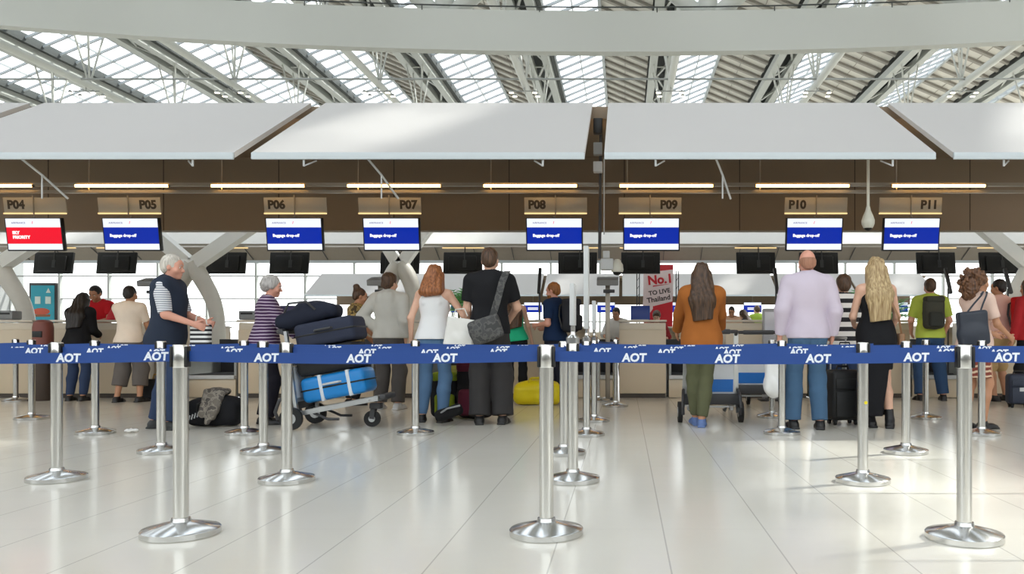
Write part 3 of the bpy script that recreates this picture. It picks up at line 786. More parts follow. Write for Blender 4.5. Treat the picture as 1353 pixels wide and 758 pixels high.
# deck, bulkheads
tag(MB().box((-15.5,11.14,3.86),(15,13.62,4.02)).build('ceiling', BROWN, smooth=False), 'brown deck behind the awnings', 'canopy deck', kind='structure')
p = MB(); p.box((-15.5,13.55,2.67),(15,13.7,3.9)); 
bk = p.build('wall_front', BROWN, smooth=False); tag(bk, 'dark brown bulkhead behind the desk number signs', 'bulkhead', kind='structure')
p = MB(); x = -15.0
while x < 15: p.box((x-.006,13.545,2.67),(x+.006,13.55,3.9)); x += 1.875
p.build('panel_joint', mat('joint_brown', (62,52,42), .7), bk, smooth=False)
MB().box((-15.5,13.7,2.66),(15,13.73,3.9)).build('inner_face', WHITEW, bk, smooth=False)
p = MB(); p.m(0).add([(-15.5,16.3,2.755),(15,16.3,2.755),(15,17.35,3.45),(-15.5,17.35,3.45),(-15.5,16.4,2.755),(15,16.4,2.755),(15,17.45,3.45),(-15.5,17.45,3.45)], [(0,1,2,3),(7,6,5,4),(0,4,5,1),(1,5,6,2),(2,6,7,3),(3,7,4,0)]); p.m(2).box((-15.5,16.26,2.715),(15,16.5,2.755))
rb = p.build('wall_rear', [WHITEW, BROWN, RAILM], smooth=False); tag(rb, 'white inner face of the rear bulkhead over the island', 'bulkhead', kind='structure')
p = MB(); p.m(0).add([(-15.5,18.9,3.9),(15,18.9,3.9),(15,21.1,2.85),(-15.5,21.1,2.85),(-15.5,18.9,3.97),(15,18.9,3.97),(15,21.1,2.92),(-15.5,21.1,2.92)], [(0,1,2,3),(7,6,5,4),(0,4,5,1),(1,5,6,2),(2,6,7,3),(3,7,4,0)])
p.m(1).box((-15.5,21.06,2.80),(15,21.14,2.92))
ra_ = p.build('ceiling', [UNDER, RIM], smooth=False); tag(ra_, 'grey underside of the rear awning', 'awning', kind='structure')
p = MB(); x = -15.
while x < 15: p.bar((x,18.95,3.86),(x,21.0,2.88),.012,.02); x += .94
p.build('seam', DGR, ra_, smooth=False)
# hanging rail with light tubes
rt = thing('hanging_rail', 'twin metal rail hung under the awnings carrying the light tubes', 'rail', (0,0,0))
p = MB(); p.cbox((0,11.6,3.06),(30,.07,.045)); p.cbox((0,11.62,2.965),(30,.05,.04)); p.build('rail', RAILM, rt, smooth=False)
for i in range(1, 8):
    for sx in (-1.9, 0): MB().cyl((PC[i]+sx+.35,11.6,2.99),(PC[i]+sx+.35,11.6,3.855),.009,6).build('hanger_rod', RAILM, rt)
for i in range(17):
    xc = X(341, 11.55) + 1.888*(i-5)
    if abs(xc) > 12: continue
    t = thing('light_tube', 'glowing warm light tube on the rail above the desk signs', 'light tube', (xc,11.55,3.035), 0, 'warm light tubes on the hanging rail')
    p = MB(); p.cyl((-.645,0,0),(.645,0,0),.02,10); p.build('tube', TUBE, t)
    for q in (-.66, .645): MB().cyl((q,0,0),(q+.015,0,0),.022,10).build('end_cap', RAILM, t)

# desk signs and screens
def sign(xc, txt, side, label):
    t = thing('desk_sign', label, 'desk number sign', (xc,12.0,2.71))
    M_ = Matrix.Rotation(math.radians(9), 3, 'X')
    p = MB(); p.cbox((0,-.005,.125),(.90,.018,.225),M_,r=.004); p.build('plate', mat('sign_plate', (166,160,148), .7, var=.03), t)
    p = MB(); p.cbox((0,-.004,.008),(.90,.026,.02)); p.build('lit_edge', mat('sign_edge', (255,214,150), emit=.75), t)
    if txt: text(txt, .165, mat('sign_black', (52,44,36), .6, var=0), t, (-.27 if side < 0 else .27, -.0158, .128), (PI/2+math.radians(9),0,0), bold=.008, name='number')
    p = MB(); p.cyl((0,-.03,-.015),(0,-.055,.265),.010,8); p.build('hanger_rod', RAILM, t)
    return t
def screen(xc, y, red, label, tilt=9, rows=('Baggage drop-off',)):
    t = thing('screen', label, 'screen', (xc,y,2.42))
    a = math.radians(tilt); M_ = Matrix.Rotation(a, 3, 'X')      # leans forward at the top
    W, H = .80, .445
    p = MB(); p.cbox((0,.04,0),(W+.02,.07,H+.03),M_,r=.008); p.cbox((0,.085,0),(.5,.05,.3),M_,r=.01); p.build('case', BLK, t)
    p = MB(); p.m(0)
    zs = [(-.5,-.31,0),(-.31,.22,1),(.22,.5,0)]
    for z0, z1, mi in zs:
        p.m(mi); p.add([M_ @ Vector((-W/2+.008,.003,z0*H)), M_ @ Vector((W/2-.008,.003,z0*H)), M_ @ Vector((W/2-.008,.003,z1*H)), M_ @ Vector((-W/2+.008,.003,z1*H))], [(0,1,2,3)])
    p.build('display', [SWHITE, SRED if red else SBLUE], t, smooth=False)
    def put(s, size, m_, x, z, **k): text(s, size, m_, t, M_ @ Vector((x, .0015, z)), (PI/2+a,0,0), align='LEFT', ext=.0004, **k)
    put('AIRFRANCE', .034, SGREY, -W/2+.09, .36*H, bold=.0008, space=1.15); put('/', .05, SRED, -W/2+.385, .37*H, bold=.002)
    if red: put('SKY', .058, STXT, -W/2+.09, .045*H, bold=.004); put('PRIORITY', .058, STXT, -W/2+.09, -.10*H, bold=.004)
    else: put(rows[0], .056, STXT, -W/2+.09, -.045*H, bold=.0028)
    p = MB(); p.cyl((0,.02,H/2),(0,.005,.262),.014,10); p.cbox((0,.03,H/2+.005),(.3,.05,.02)); p.build('mount', RAILM, t)
    return t
for k in range(-3, 3):
    c = PC[k+4]; n = NUM.get(k, (None, None))
    if k in NUM:
        for j, sd in ((0,-1),(1,1)):
            sign(c+sd*.68, n[j], sd, 'hanging desk number sign reading %s' % n[j])
            screen(c+sd*.70, 12.0, n[j] == 'P04', 'screen with a %s band hanging below the %s sign' % ('red priority' if n[j] == 'P04' else 'blue baggage', n[j]))
# backs of the screens on the other side of the island
RP = [-11.65, -7.92, -4.17, -.33, 3.52, 7.41]
rl = ['P04', 'P06', 'P07', 'P09', 'P10', 'the sign P11']
RL = {(0,-1):'black back of a rear screen under the red screen', (0,1):'black back of a rear screen under the P05 screen', (1,-1):'black back of a rear screen beside the white X column', (1,1):'black back of a rear screen under the P06 screen',
      (2,-1):'black back of a rear screen behind the narrow white column under P07', (2,1):'black back of a rear screen beside the tall man in black', (3,-1):'black back of a rear screen under the P08 screen', (3,1):'black back of a rear screen under the P09 screen beside the red poster',
      (4,-1):'black back of a rear screen to the side of the bald man', (4,1):'black back of a rear screen behind the bald man under P10', (5,-1):'black back of a rear screen under the P11 screen', (5,1):'black back of a rear screen above the curly-haired woman'}
for i, c in enumerate(RP):
    for sd in (-1, 1):
        xc = c + sd*.68
        t = thing('rear_screen', RL[(i, sd)], 'screen back', (xc,18.0,2.53)); a = math.radians(-9); M_ = Matrix.Rotation(a, 3, 'X')
        p = MB(); p.cbox((0,0,0),(.84,.06,.47),M_,r=.012); p.cbox((0,-.05,-.01),(.6,.06,.33),M_,r=.02); p.build('case', BLK, t)
        p = MB(); p.cyl((.05,-.09,-.05),(.05,-.03,.34),.014,8); p.cbox((.05,-.085,-.02),(.07,.03,.16),M_); p.build('mount', DGR, t)
        st = thing('rear_sign', 'warm-lit rear sign plate above ' + RL[(i, sd)].replace('black back of a ', 'the '), 'sign', (xc,18.02,2.865))
        p = MB(); p.cbox((0,0,.115),(.90,.02,.22)); p.build('plate', mat('sign_plate', (176,166,148)), st); p = MB(); p.cbox((0,-.0,-.005),(.90,.03,.022)); p.build('lit_edge', mat('sign_edge', (255,214,150)), st)
        p = MB(); p.cyl((0,0,.22),(0,0,.9),.012,8); p.build('hanger_rod', RAILM, st)

# ---------------------------------------------------------------- desks and baggage belts
def desk(xa, xb, label, y=12.8, h=1.2, flip=1):
    t = thing('check_in_desk', label, 'check-in desk', ((xa+xb)/2, y, 0)); hw = (xb-xa)/2
    if flip < 0: t.rotation_euler = (0,0,PI)
    p = MB(); p.cbox((0,.02,.56),(2*hw,.04,.98),r=.006); p.build('front_panel', BEIGE, t)
    p = MB(); p.cbox((0,.035,1.09),(2*hw-.01,.04,.13),r=.004); p.build('fascia', mat('desk_fascia', (214,202,182), .4, var=.03), t)
    p = MB(); p.cbox((0,.16,h-.015),(2*hw+.02,.40,.03),r=.008); p.build('worktop', TOP, t)
    p = MB(); p.cbox((0,.05,.035),(2*hw-.02,.05,.07)); p.build('plinth', PLINTH, t)
    for sx in (-1, 1):
        p = MB(); p.cbox((sx*(hw-.02),.37,.59),(.035,.64,1.14),r=.004); p.build('side_panel', BEIGE, t)
    p = MB(); p.cbox((0,.50,.76),(2*hw-.08,.42,.03)); p.build('shelf', LGR, t)
    return t
def conveyor(xc, w, label, y=12.8, flip=1):
    t = thing('baggage_conveyor', label, 'baggage belt', (xc, y, 0))
    if flip < 0: t.rotation_euler = (0,0,PI)
    p = MB(); p.cbox((0,.03,.15),(w-.03,.04,.28),r=.004); p.build('front_panel', BEIGE, t)
    p = MB(); p.cbox((0,.01,.32),(w-.03,.10,.06),r=.012); p.build('lip', LGR, t)
    p = MB(); p.cbox((0,.62,.33),(w-.12,1.1,.05),r=.01); p.build('belt', RUB, t)
    for sx in (-1, 1):
        p = MB(); p.cbox((sx*(w/2-.035),.62,.36),(.04,1.15,.70),r=.008); p.build('side_wall', STEELD, t)
    p = MB(); p.cbox((0,1.2,.62),(w-.06,.05,.56),r=.006); p.build('back_flap', DGR, t)
    return t
LL = {-3:'beyond the red screen', -2:'at the picture edge below the P04 screen', -1:'below the P06 screen', 0:'below the P08 screen', 1:'below the P10 screen', 2:'past the red backpack'}
RR = {-3:'out past the P04 desk', -2:'below the P05 screen', -1:'below the P07 screen', 0:'with a clear top below the P09 screen', 1:'below the P11 screen', 2:'at the far end past the red backpack'}
for k in range(-3, 3):
    c = PC[k+4]; al, ar = (-1.27, -1.13) if k == -2 else (-.62, .22)
    desk(c-1.88, c+al-.01, 'beige check-in desk ' + LL[k]); desk(c+ar+.01, c+.95, 'beige check-in desk ' + RR[k])
    if k != -2: conveyor(c+(al+ar)/2, ar-al-.02, 'baggage belt between the two beige desks ' + {-3:'past P04',-2:'P04 and P05',-1:'P06 and P07',0:'P08 and P09',1:'P10 and P11',2:'past P11'}[k])
    conveyor(c+1.41, .86, 'baggage belt opening between ' + {-3:'P03 and P04 desks',-2:'P05 and P06 desks, behind the black duffel',-1:'P07 and P08 desks',0:'P09 and P10 desks, behind the carts',1:'P11 desk and the end desk',2:'the last desks'}[k])
for i, c in enumerate(RP[1:], 1):
    for sd in (-1, 1):
        desk(c+sd*.95-.55, c+sd*.95+.55, 'rear check-in desk under ' + RL[(i, sd)].replace('black back of a ', 'the '), 17.6, 1.15, -1)

# ---------------------------------------------------------------- far island
DY = 30.4
FP = [-4.66 + 3.73*k for k in range(-3, 7)]
for i in range(8):
    x0 = -15.1 + 3.75*i
    awning(x0, x0+3.6, DY, 'white awning panel of the far check-in island', False)['group'] = 'awning panels of the far island'
tag(MB().box((-15.1,13.3+DY,2.60),(15,13.45+DY,3.9)).build('wall_far', BROWN, smooth=False), 'brown bulkhead of the far check-in island', 'bulkhead', kind='structure')
tag(MB().box((-15.1,11.1+DY,3.86),(15,13.4+DY,3.96)).build('ceiling', BROWN, smooth=False), 'brown deck of the far island', 'canopy deck', kind='structure')
for i, c in enumerate(FP):
    if c < -15 or c > 15: continue
    t = thing('far_screen', 'small blue screen on the far check-in island', 'screen', (c,12+DY,2.42), 0, 'blue screens of the far island')
    p = MB(); p.cbox((0,.04,0),(.92,.06,.52),r=.01); p.build('case', BLK, t)
    p = MB(); p.m(0).box((-.44,-.004,.10),(.44,.004,.245)); p.m(1).box((-.44,-.004,-.24),(.44,.004,.10)); p.m(2)
    for z in (-.03,-.10): p.box((-.26,-.008,z-.022),(.26,-.004,z+.022))
    p.build('display', [SWHITE, SBLUE, STXT], t, smooth=False)
    p = MB(); p.cyl((0,.05,.25),(0,.05,1.4),.02,8); p.build('mount', RAILM, t)
    d = desk(c-1.5, c+1.5, 'wide beige desk of the far check-in island', 12.8+DY); d['group'] = 'desks of the far island'
# ---------------------------------------------------------------- X-shaped columns in the middle of the island
COLW = mat('column_white', (240,240,236), .5, var=.02)
def xcolumn(label, px, arms, legs, node=350, wa=.30):
    d = 14.9; cx = X(px, d); t = thing('branching_column', label, 'column', (cx, d, 0)); zn = Z(node, d)
    for (ax, ay) in arms:
        ex = X(ax, d) - cx; ez = Z(ay, d); v = Vector((ex, 0, ez-zn)).normalized()
        p = MB(); top = Vector((ex, 0, ez)) + v*1.5
        p.bar((0,0,zn-.02), top, wa*.75, wa*.8, up=(0,1,0)); p.build('arm', COLW, t, smooth=False)
    for pts in legs:
        q = [(0,0,zn+.02)] + [(X(a, d)-cx, 0, Z(b, d)) for a, b in pts]; q.append((q[-1][0]*1.02, 0, 0))
        # smooth the path
        Q = [Vector(v) for v in q]
        for _ in range(2):
            R_ = [Q[0]]
            for a, b in zip(Q, Q[1:]): R_ += [a*.75+b*.25, a*.25+b*.75]
            Q = R_ + [Q[-1]]
        p = MB(); n = len(Q); p.tube(Q, .14, 12, rs=[.16-.05*i/n for i in range(n)]); p.build('leg', mat('column_leg_shaded', (216,213,204), .5), t)  # same paint as the arms; their shade is put into this darker tone
    p = MB(); p.cbox((0,0,zn),(wa*1.15,wa*.82,wa*.9),r=.05); p.build('node', COLW, t)
    return t
xcolumn('white X-shaped column behind the desk below P04, at the picture edge', -2, [(42,322),(-46,322)], [[(12,372),(30,398),(38,430)],[(-16,372),(-34,398),(-42,430)]])
xcolumn('white X-shaped column behind the man in the navy vest', 254, [(217,319),(300,319)], [[(268,370),(283,398),(289,430)],[(240,370),(225,398),(219,430)]])
xcolumn('narrow white X-shaped column above the man in the grey hoodie', 528, [(510,322),(549,322)], [[(541,366),(548,392),(556,430)],[(516,366),(510,392),(503,430)]], 351, .26)
xcolumn('white X-shaped column above the man in pink polo', 1362, [(1306,306),(1420,306)], [[(1376,375),(1390,398),(1396,430)],[(1348,375),(1334,398),(1328,430)]], 352)

# ---------------------------------------------------------------- queue stanchions and their blue belts
BASEP = [(.001,0),(.173,0),(.176,.003),(.176,.029),(.171,.034),(.060,.062),(.046,.066),(.042,.082),(.036,.084)]
P_base = MB().lathe(BASEP, 48); P_post = MB().lathe([(.001,.07),(.0345,.07),(.0345,.80),(.001,.80)], 28)
P_head = MB().lathe([(.001,.80),(.0355,.80),(.0365,.805),(.0365,.905),(.034,.91),(.001,.911)], 28)
P_slot = MB(); 
P_slot.cbox((.036,-.006,.852), (.012,.040,.100), r=.003)
proto = {}
def stanchion(px, d, label):
    t = thing('queue_stanchion', label, 'stanchion', (X(px,d), d, 0), 0, 'queue stanchions')
    for n, mb, m_ in (('base', P_base, CHROMED), ('post', P_post, CHROME), ('head', P_head, CHROME), ('belt_slot', P_slot, BLK), ('belt_slot ', P_slot, BLK)):
        if n not in proto:
            o = mb.build(n.strip(), m_, t); proto[n] = o
            if n.endswith(' '): o.scale = (-1,-1,1); o.location.y = -.012
        else:
            o = proto[n].copy(); COL.objects.link(o); o.parent = t
    return t
LB = 'chrome queue stanchion '
S = {}
for key, px, d, lab in (
    ('A1',239,3.99,'in the front row, below the P05 screen'), ('A2',722,3.99,'in the front row, below the P08 screen'), ('A3',1274,3.90,'in the front row, below the curly-haired woman'),
    ('B1',75,5.50,'in the second row, below the red screen'), ('B2',379,5.45,'in the second row, just before the luggage cart handle'), ('B3',757,5.45,'in the second row, carrying a slim upright sign pole'), ('B4',1140,5.42,'in the second row, beside the black rolling suitcase'),
    ('C1',213,6.80,'in the third row, before the man in navy vest'), ('C2',348,6.78,'in the third row, before the elderly woman'), ('C3',745,6.70,'in the third row, half hidden by the post with the sign pole'), ('C4',1197,6.78,'in the third row, before the blonde woman\'s far side'),
    ('D1',126,8.1,'in the fourth row, below the counter clerk in red'), ('D2',323,8.06,'in the fourth row, beside the black duffel bag'), ('D3',549,8.05,'in the fourth row, beside the woman in white top'), ('D4',775,7.95,'in the fourth row, carrying the tallest sign pole'), ('D5',1033,8.07,'in the fourth row, before the bald man'),
    ('E1',42,9.5,'toward the desks, below the P04 sign'), ('E2',785,9.25,'deeper in the lane, carrying a short sign pole'), ('E3',1020,9.7,'toward the desks, beside the white plastic bag'), ('E4',1223,9.55,'toward the desks, behind the lime shirt man\'s heels'), ('F4',1297,8.0,'beside the curly-haired woman\'s shoes'),
    ('F1',21,12.1,'close to the desk below the P04 screen'), ('F2',790,12.1,'closest to the belt between P08 and P09'), ('F3',813,11.2,'standing before the P09 desk corner')):
    S[key] = stanchion(px, d, LB + lab)
def belt(a, b, txts=(), dtx=None):
    """retractable belt from the head of one stanchion towards another, or out of the picture"""
    A = S[a]; pa = Vector(A.location); pb = Vector(S[b].location) if isinstance(b, str) else Vector((X(b[0], b[1]), b[1], 0))
    v = pb - pa; L = v.length; u = v.normalized(); s0, s1 = .042, L-.044
    side = Vector((u.y, -u.x, 0));  side = side if side.y < 0 else -side
    p = MB(); n = 12; vs_ = []; fs_ = []
    for i in range(n+1):
        t = s0 + (s1-s0)*i/n; sag = -.012*math.sin(PI*i/n)
        for off in (.0016, -.0016):
            for z in (.829, .880): q = u*t + side*off; vs_.append((q.x, q.y, z+sag))
    for i in range(n):
        c = 4*i; fs_ += [(c,c+4,c+5,c+1),(c+2,c+3,c+7,c+6),(c+1,c+5,c+7,c+3),(c,c+2,c+6,c+4)]
    fs_ += [(0,1,3,2),(4*n,4*n+2,4*n+3,4*n+1)]
    p.add(vs_, fs_); o = p.build('belt', BELT, A, smooth=False)
    for px in txts:
        xw = X(px, (pa.y+pb.y)/2); t = (xw - pa.x)/u.x if abs(u.x) > .2 else None
        if t is None or t < .1 or t > L-.1: continue
        q = u*t + side*.0022; sag = -.012*math.sin(PI*(t-s0)/(s1-s0))
        text('AOT', .054, BELTW, o, (q.x, q.y, .8535+sag), (PI/2, 0, math.atan2(u.y, u.x) if u.x > 0 else math.atan2(-u.y, -u.x)), bold=.0022, shear=.08, ext=.0005)
R1 = [-40, 91,207,352,474,588,700,838,961,1080,1207,1330]
R2 = [-30,45,123,206,310,399,485,567,658,795,880,967,1055,1085+75,1250,1320]
R3 = [-40,22,150,222,300,440,507,598,664,832,893,953,1050,1120,1245,1300]
R4 = [60,160,250,380,435,497,606,690,845,910,975,1085,1160,1230,1290]
belt('A1', (-300,4.0), R1); belt('A1','A2',R1); belt('A2','A3',R1); belt('A3',(1800,3.9),R1)
belt('B1', (-250,5.5), R2); belt('B1','B2',R2); belt('B2','B3',R2); belt('B3','B4',R2); belt('B4',(1560,5.4),R2)
belt('C1', (-150,6.8), R3); belt('C2','C1',R3); belt('C2','C3',R3); belt('C3','C4',R3); belt('C4',(1640,6.8),R3)
belt('D1', (-80,8.1), R4); belt('D1','D2',R4); belt('D2','D3',R4); belt('D3','D4',R4); belt('D4','D5',R4); belt('D5',(1160,8.05),R4)
belt('B3','C3'); belt('D4','E2'); belt('E2','F3'); belt('F3','F2'); belt('E1',(-120,9.5)); 
def signpole(key, z1, w, dp, z0=.93):
    t = S[key]; p = MB(); p.lathe([(.001,.905),(.045,.905),(.045,.94),(.02,.96),(.016,.98),(.001,.98)], 20); p.build('collar', CHROME, t)
    p = MB(); p.cyl((0,0,.95),(0,0,z1),.016,14); p.build('sign_pole', CHROME, t)
    p = MB(); p.cbox((0,.0,(z1+1.02)/2),(w,dp,z1-1.02),r=.004); p.build('sign_frame', LGR, t)
signpole('B3', 1.29, .030, .22); signpole('D4', 1.80, .045, .26); signpole('E2', 1.34, .04, .24)
t = S['B4']; MB().cyl((.01,-.0345,.52),(.01,-.0365,.52),.011,14).build('sticker', mat('sticker_yellow', (226,206,30), .5), t)

# ---------------------------------------------------------------- things hung in the hall
X0 = -.33
t = thing('hanging_camera_pole', 'dark ceiling pole with boxes and a white dome camera between P08 and P09', 'camera pole', (X0, 11.06, 0))
p = MB(); p.cyl((0,0,1.98),(.02,0,3.84),.022,12); p.build('mount_pole', DGR, t)
p = MB(); p.cyl((.06,-.01,2.30),(.06,-.01,3.3),.009,8); p.build('conduit', LGR, t)
p = MB(); p.cbox((.10,-.02,1.90),(.17,.16,.15),r=.015); p.build('junction_box', LGR, t)
p = MB(); p.cbox((.09,-.02,2.03),(.09,.10,.10),r=.01); p.build('camera_housing', LGR, t)
dm = MB(); dm.lathe([(.001,.17),(.03,.17),(.075,.10),(.082,.03),(.075,-.0),(.001,-.0)], 20, (.235,-.02,1.80)); c_ = dm.build('dome_camera', mat('camera_white', (206,204,190), .4), t)
MB().ball((.235,-.02,1.80),.06,14,9,(1,1,.75)).build('lens', BLK, c_)
for i, (z, h, m_) in enumerate(((3.72,.2,BLK),(3.42,.16,GREY),(3.18,.14,LGR))):
    p = MB(); p.cbox((-.02,-.06,z),(.12,.12,h),r=.012); p.build('spotlight' if i == 0 else 'control_box', m_, t)
t = thing('dome_camera', 'white pear-shaped dome camera hanging on a thin rod between P10 and P11', 'security camera', (X(1147,9.5), 9.5, 2.16))
p = MB(); p.cyl((0,0,.2),(0,0,.96),.017,12); p.build('mount', mat('camera_white', (206,204,190)), t)
p = MB(); p.lathe([(.03,.012),(.055,.03),(.072,.07),(.074,.11),(.058,.16),(.032,.22),(.02,.27),(.001,.275)], 22); p.build('housing', mat('camera_white', (206,204,190)), t)
MB().ball((0,0,.028),.046,14,9,(1,1,.8)).build('lens', BLK, t)

def counter_display(px, d, label, zt=1.72):
    t = thing('counter_display', label, 'display', (X(px,d), d, 0))
    p = MB(); p.cbox((0,0,zt/2),(.07,.07,zt),r=.006); p.build('pole', RAILM, t)
    p = MB(); p.cbox((0,-.05,zt+.05),(.32,.26,.09),Matrix.Rotation(.25,3,'X'),r=.012); p.build('display_head', GREY, t)
    p = MB(); p.cbox((.02,-.06,zt-.10),(.17,.06,.05),r=.008); p.build('bracket', DGR, t)
    p = MB(); p.cbox((0,0,.01),(.2,.2,.02),r=.004); p.build('base_plate', DGR, t)
def red_bag():
    D = SDF(.008, .02); D.cap((0,0,.03),(0,0,.20),.10,.02,q=.6); D.cut((0,0,.002),(0,0,-1)); D.fn = folds(.004, 30, 20)
    o = soft('paper_bag', D, mat('bag_red', (206,36,48), .6)); o.location = (X(150,13.0), 12.98, 1.2); tag(o, 'red peaked bag on the desk beside the clerk in red', 'bag')
    MB().tube([(-.03,0,.19),(-.02,0,.25),(.02,0,.25),(.03,0,.19)],.005,6).build('handle', BLK, o)
red_bag()
def printer(px, d, z, label, w=.26):
    t = thing('counter_printer', label, 'printer', (X(px,d), d, z)); p = MB(); p.cbox((0,0,.075),(w,.22,.14),r=.02); p.build('body', GREY, t)
    p = MB(); p.cbox((0,-.111,.10),(w*.7,.006,.03)); p.build('slot', BLK, t)
printer(12, 12.97, 1.2, 'grey printer on the desk under the P04 sign'); printer(672, 12.97, 1.2, 'low grey printer on the P08 desk', .3); printer(330, 12.97, 1.2, 'grey printer on the desk behind the elderly woman')
counter_display(803, 12.45, 'grey display box on a brown pole between the P08 and P09 desks')
counter_display(503, 12.50, 'grey display box on a pole beside the hoodie man\'s raised elbow')
counter_display(203, 12.70, 'grey display box on a pole behind the man in navy vest')
for px, lean, lab in ((713,.28,'by the P08 screen'), (1025,.28,'beside the bald man\'s shoulder'), (1240,.28,'beside the lime shirt man\'s head'), (1331,.28,'over the pink polo man')):
    if px == 1240: px = 1252
    t = thing('tilted_panel', 'thin dark panel seen edge-on on a desk pole ' + lab, 'panel', (X(px,13.1), 13.08, 1.2 if px != 1252 else .36))
    M_ = Matrix.Rotation(-.5, 3, 'X')
    p = MB(); p.cbox((0,.0,.62 if px != 1252 else 1.46),(.05,.05,.46),M_,r=.006); p.build('screen_slab', DGR, t)
    p = MB(); p.cyl((0,0,0),(0,0,.5),.014,8); zz = 0 if px != 1252 else .84; p.cyl((0,0,0),(0,0,.5+zz),.013,8); p.cbox((0,0,.005),(.12,.12,.01)); p.build('stand', DGR, t)
def closed_sign(px, d, z, col, lines, label):
    t = thing('counter_sign', label, 'sign', (X(px,d), d, z)); M_ = Matrix.Rotation(-.12, 3, 'X')
    p = MB(); p.cbox((0,.0,.115),(.30,.012,.22),M_,r=.003); p.build('plate', mat(label[:9], col, .4), t)
    p = MB(); p.cbox((0,.05,.006),(.26,.14,.012),r=.003); p.bar((0,.10,.01),(0,.02,.18),.03,.008); p.build('foot', LGR, t)
    for i, s_ in enumerate(lines):
        text(s_, .052, mat('sign_white', (240,240,244), .5, var=0), t, M_ @ Vector((0,-.008,.115+.062*(1-i))), (PI/2-.12,0,0), bold=.002)
closed_sign(846, 12.95, 1.2, (26,58,140), ('COUNTER','POSITION','CLOSED'), 'blue position closed sign standing on the P09 desk')
closed_sign(377, 12.95, 1.2, (58,52,96), ('COUNTER','POSITION','CLOSED'), 'purple position closed sign on the P06 desk behind the elderly woman')

# ---------------------------------------------------------------- posters, kiosk, bin, plants
t = thing('poster_stand', 'red and white leaning poster stand behind the P09 desk', 'poster', (X(868,20.4), 20.4, 0))
RED = mat('poster_red', (206,36,52), .45, var=.03); PINK = mat('poster_pale', (240,222,224), .45)
p = MB(); p.prism([(-.36,.0),(.36,.0),(.40,2.70),(-.28,2.70)], -.03, .03); p.build('panel', RED, t, smooth=False)
p = MB(); p.prism([(-.35,1.62),(.375,1.80),(.395,2.24),(-.33,2.12)], -.036, -.031); p.prism([(-.34,1.30),(-.10,1.62),(-.10,2.5),(-.33,2.5)], -.034, -.0305); p.build('band', PINK, t, smooth=False)
text('No.1', .30, RED, t, (.08,-.040,2.33), (PI/2,-.10,0), bold=.012, name='headline'); p = MB(); p.prism([(-.18,2.18),(.40,2.24),(.40,2.58),(-.18,2.52)], -.036, -.031); p.build('headline_patch', PINK, t, smooth=False)
text('TO LIVE', .15, mat('poster_ink', (60,40,44), .5, var=0), t, (.06,-.040,2.03), (PI/2,-.16,0), bold=.004); text('Thailand', .17, mat('poster_ink', (60,40,44)), t, (.04,-.040,1.86), (PI/2,-.16,0), bold=.004)
for sx, lab in ((-.46,0),(.50,1)):
    p = MB()
    for q in (-.03,.03): p.cyl((sx+q,.02,0),(sx+q,.02,2.55),.012,8)
    for i in range(12): p.bar((sx-.03,.02,.1+.2*i),(sx+.03,.02,.2+.2*i),.012,.012)
    p.build('side_truss', DGR, t)
t = thing('poster_stand', 'teal food poster on a dark stand behind the P04 desk', 'poster', (X(56,19.2), 19.2, 0))
p = MB(); p.cbox((0,.04,1.1),(.62,.08,2.16),r=.01); p.build('frame', DGR, t)
p = MB(); p.box((-.26,-.008,.9),(.28,.0,2.12)); p.build('print', mat('poster_teal', (40,164,186), .4), t, smooth=False)
p = MB()
for sx in (-.10,.14): p.cbox((sx,-.012,1.78),(.13,.006,.17),r=.002)
p.prism([(.09,1.95),(.20,1.95),(.145,2.06)], -.014, -.009); p.build('cup_motif', mat('motif_pale', (222,234,226), .5), t)
p = MB(); p.lathe([(.001,0),(.2,0),(.22,.05),(.001,.05)], 20, (0,0,0)); p.xf(Matrix.Translation((-.02,-.011,1.40)) @ Matrix.Scale(.03,4,(0,1,0))); p.m(1); q0 = MB().ball((-.02,-.011,1.52),.2,16,8,(1,.03,.4)); p.add(q0.v, q0.f); p.build('burger_motif', [mat('motif_brown', (150,96,60), .5), mat('motif_red', (206,92,64), .5)], t)
t = thing('kiosk', 'grey self-service kiosk beside the bald man\'s arm', 'kiosk', (X(1019,12.3), 12.3, 0))
p = MB(); p.cbox((0,0,.68),(.26,.12,1.36),r=.02); p.build('body', mat('kiosk_grey', (150,150,154), .4), t)
p = MB(); p.cbox((0,-.062,1.16),(.21,.008,.30),r=.003); p.build('panel', mat('kiosk_panel', (196,196,204), .25), t); p = MB(); p.cbox((0,0,.015),(.36,.3,.03),r=.008); p.build('base', DGR, t)
t = thing('waste_bin', 'tall brown waste bin with a reddish top beside the P04 desk', 'bin', (X(57,12.3), 12.3, 0))
p = MB(); p.lathe([(.001,0),(.105,0),(.115,.02),(.125,.72),(.001,.72)], 28); p.build('body', mat('bin_brown', (66,54,46), .5), t)
p = MB(); p.lathe([(.001,.725),(.13,.725),(.135,.76),(.135,1.08),(.12,1.16),(.07,1.19),(.001,1.195)], 28); p.build('lid', mat('bin_red', (126,70,60), .5), t)
p = MB(); p.cbox((0,-.128,.98),(.14,.02,.09),r=.006); p.build('opening', BLK, t)
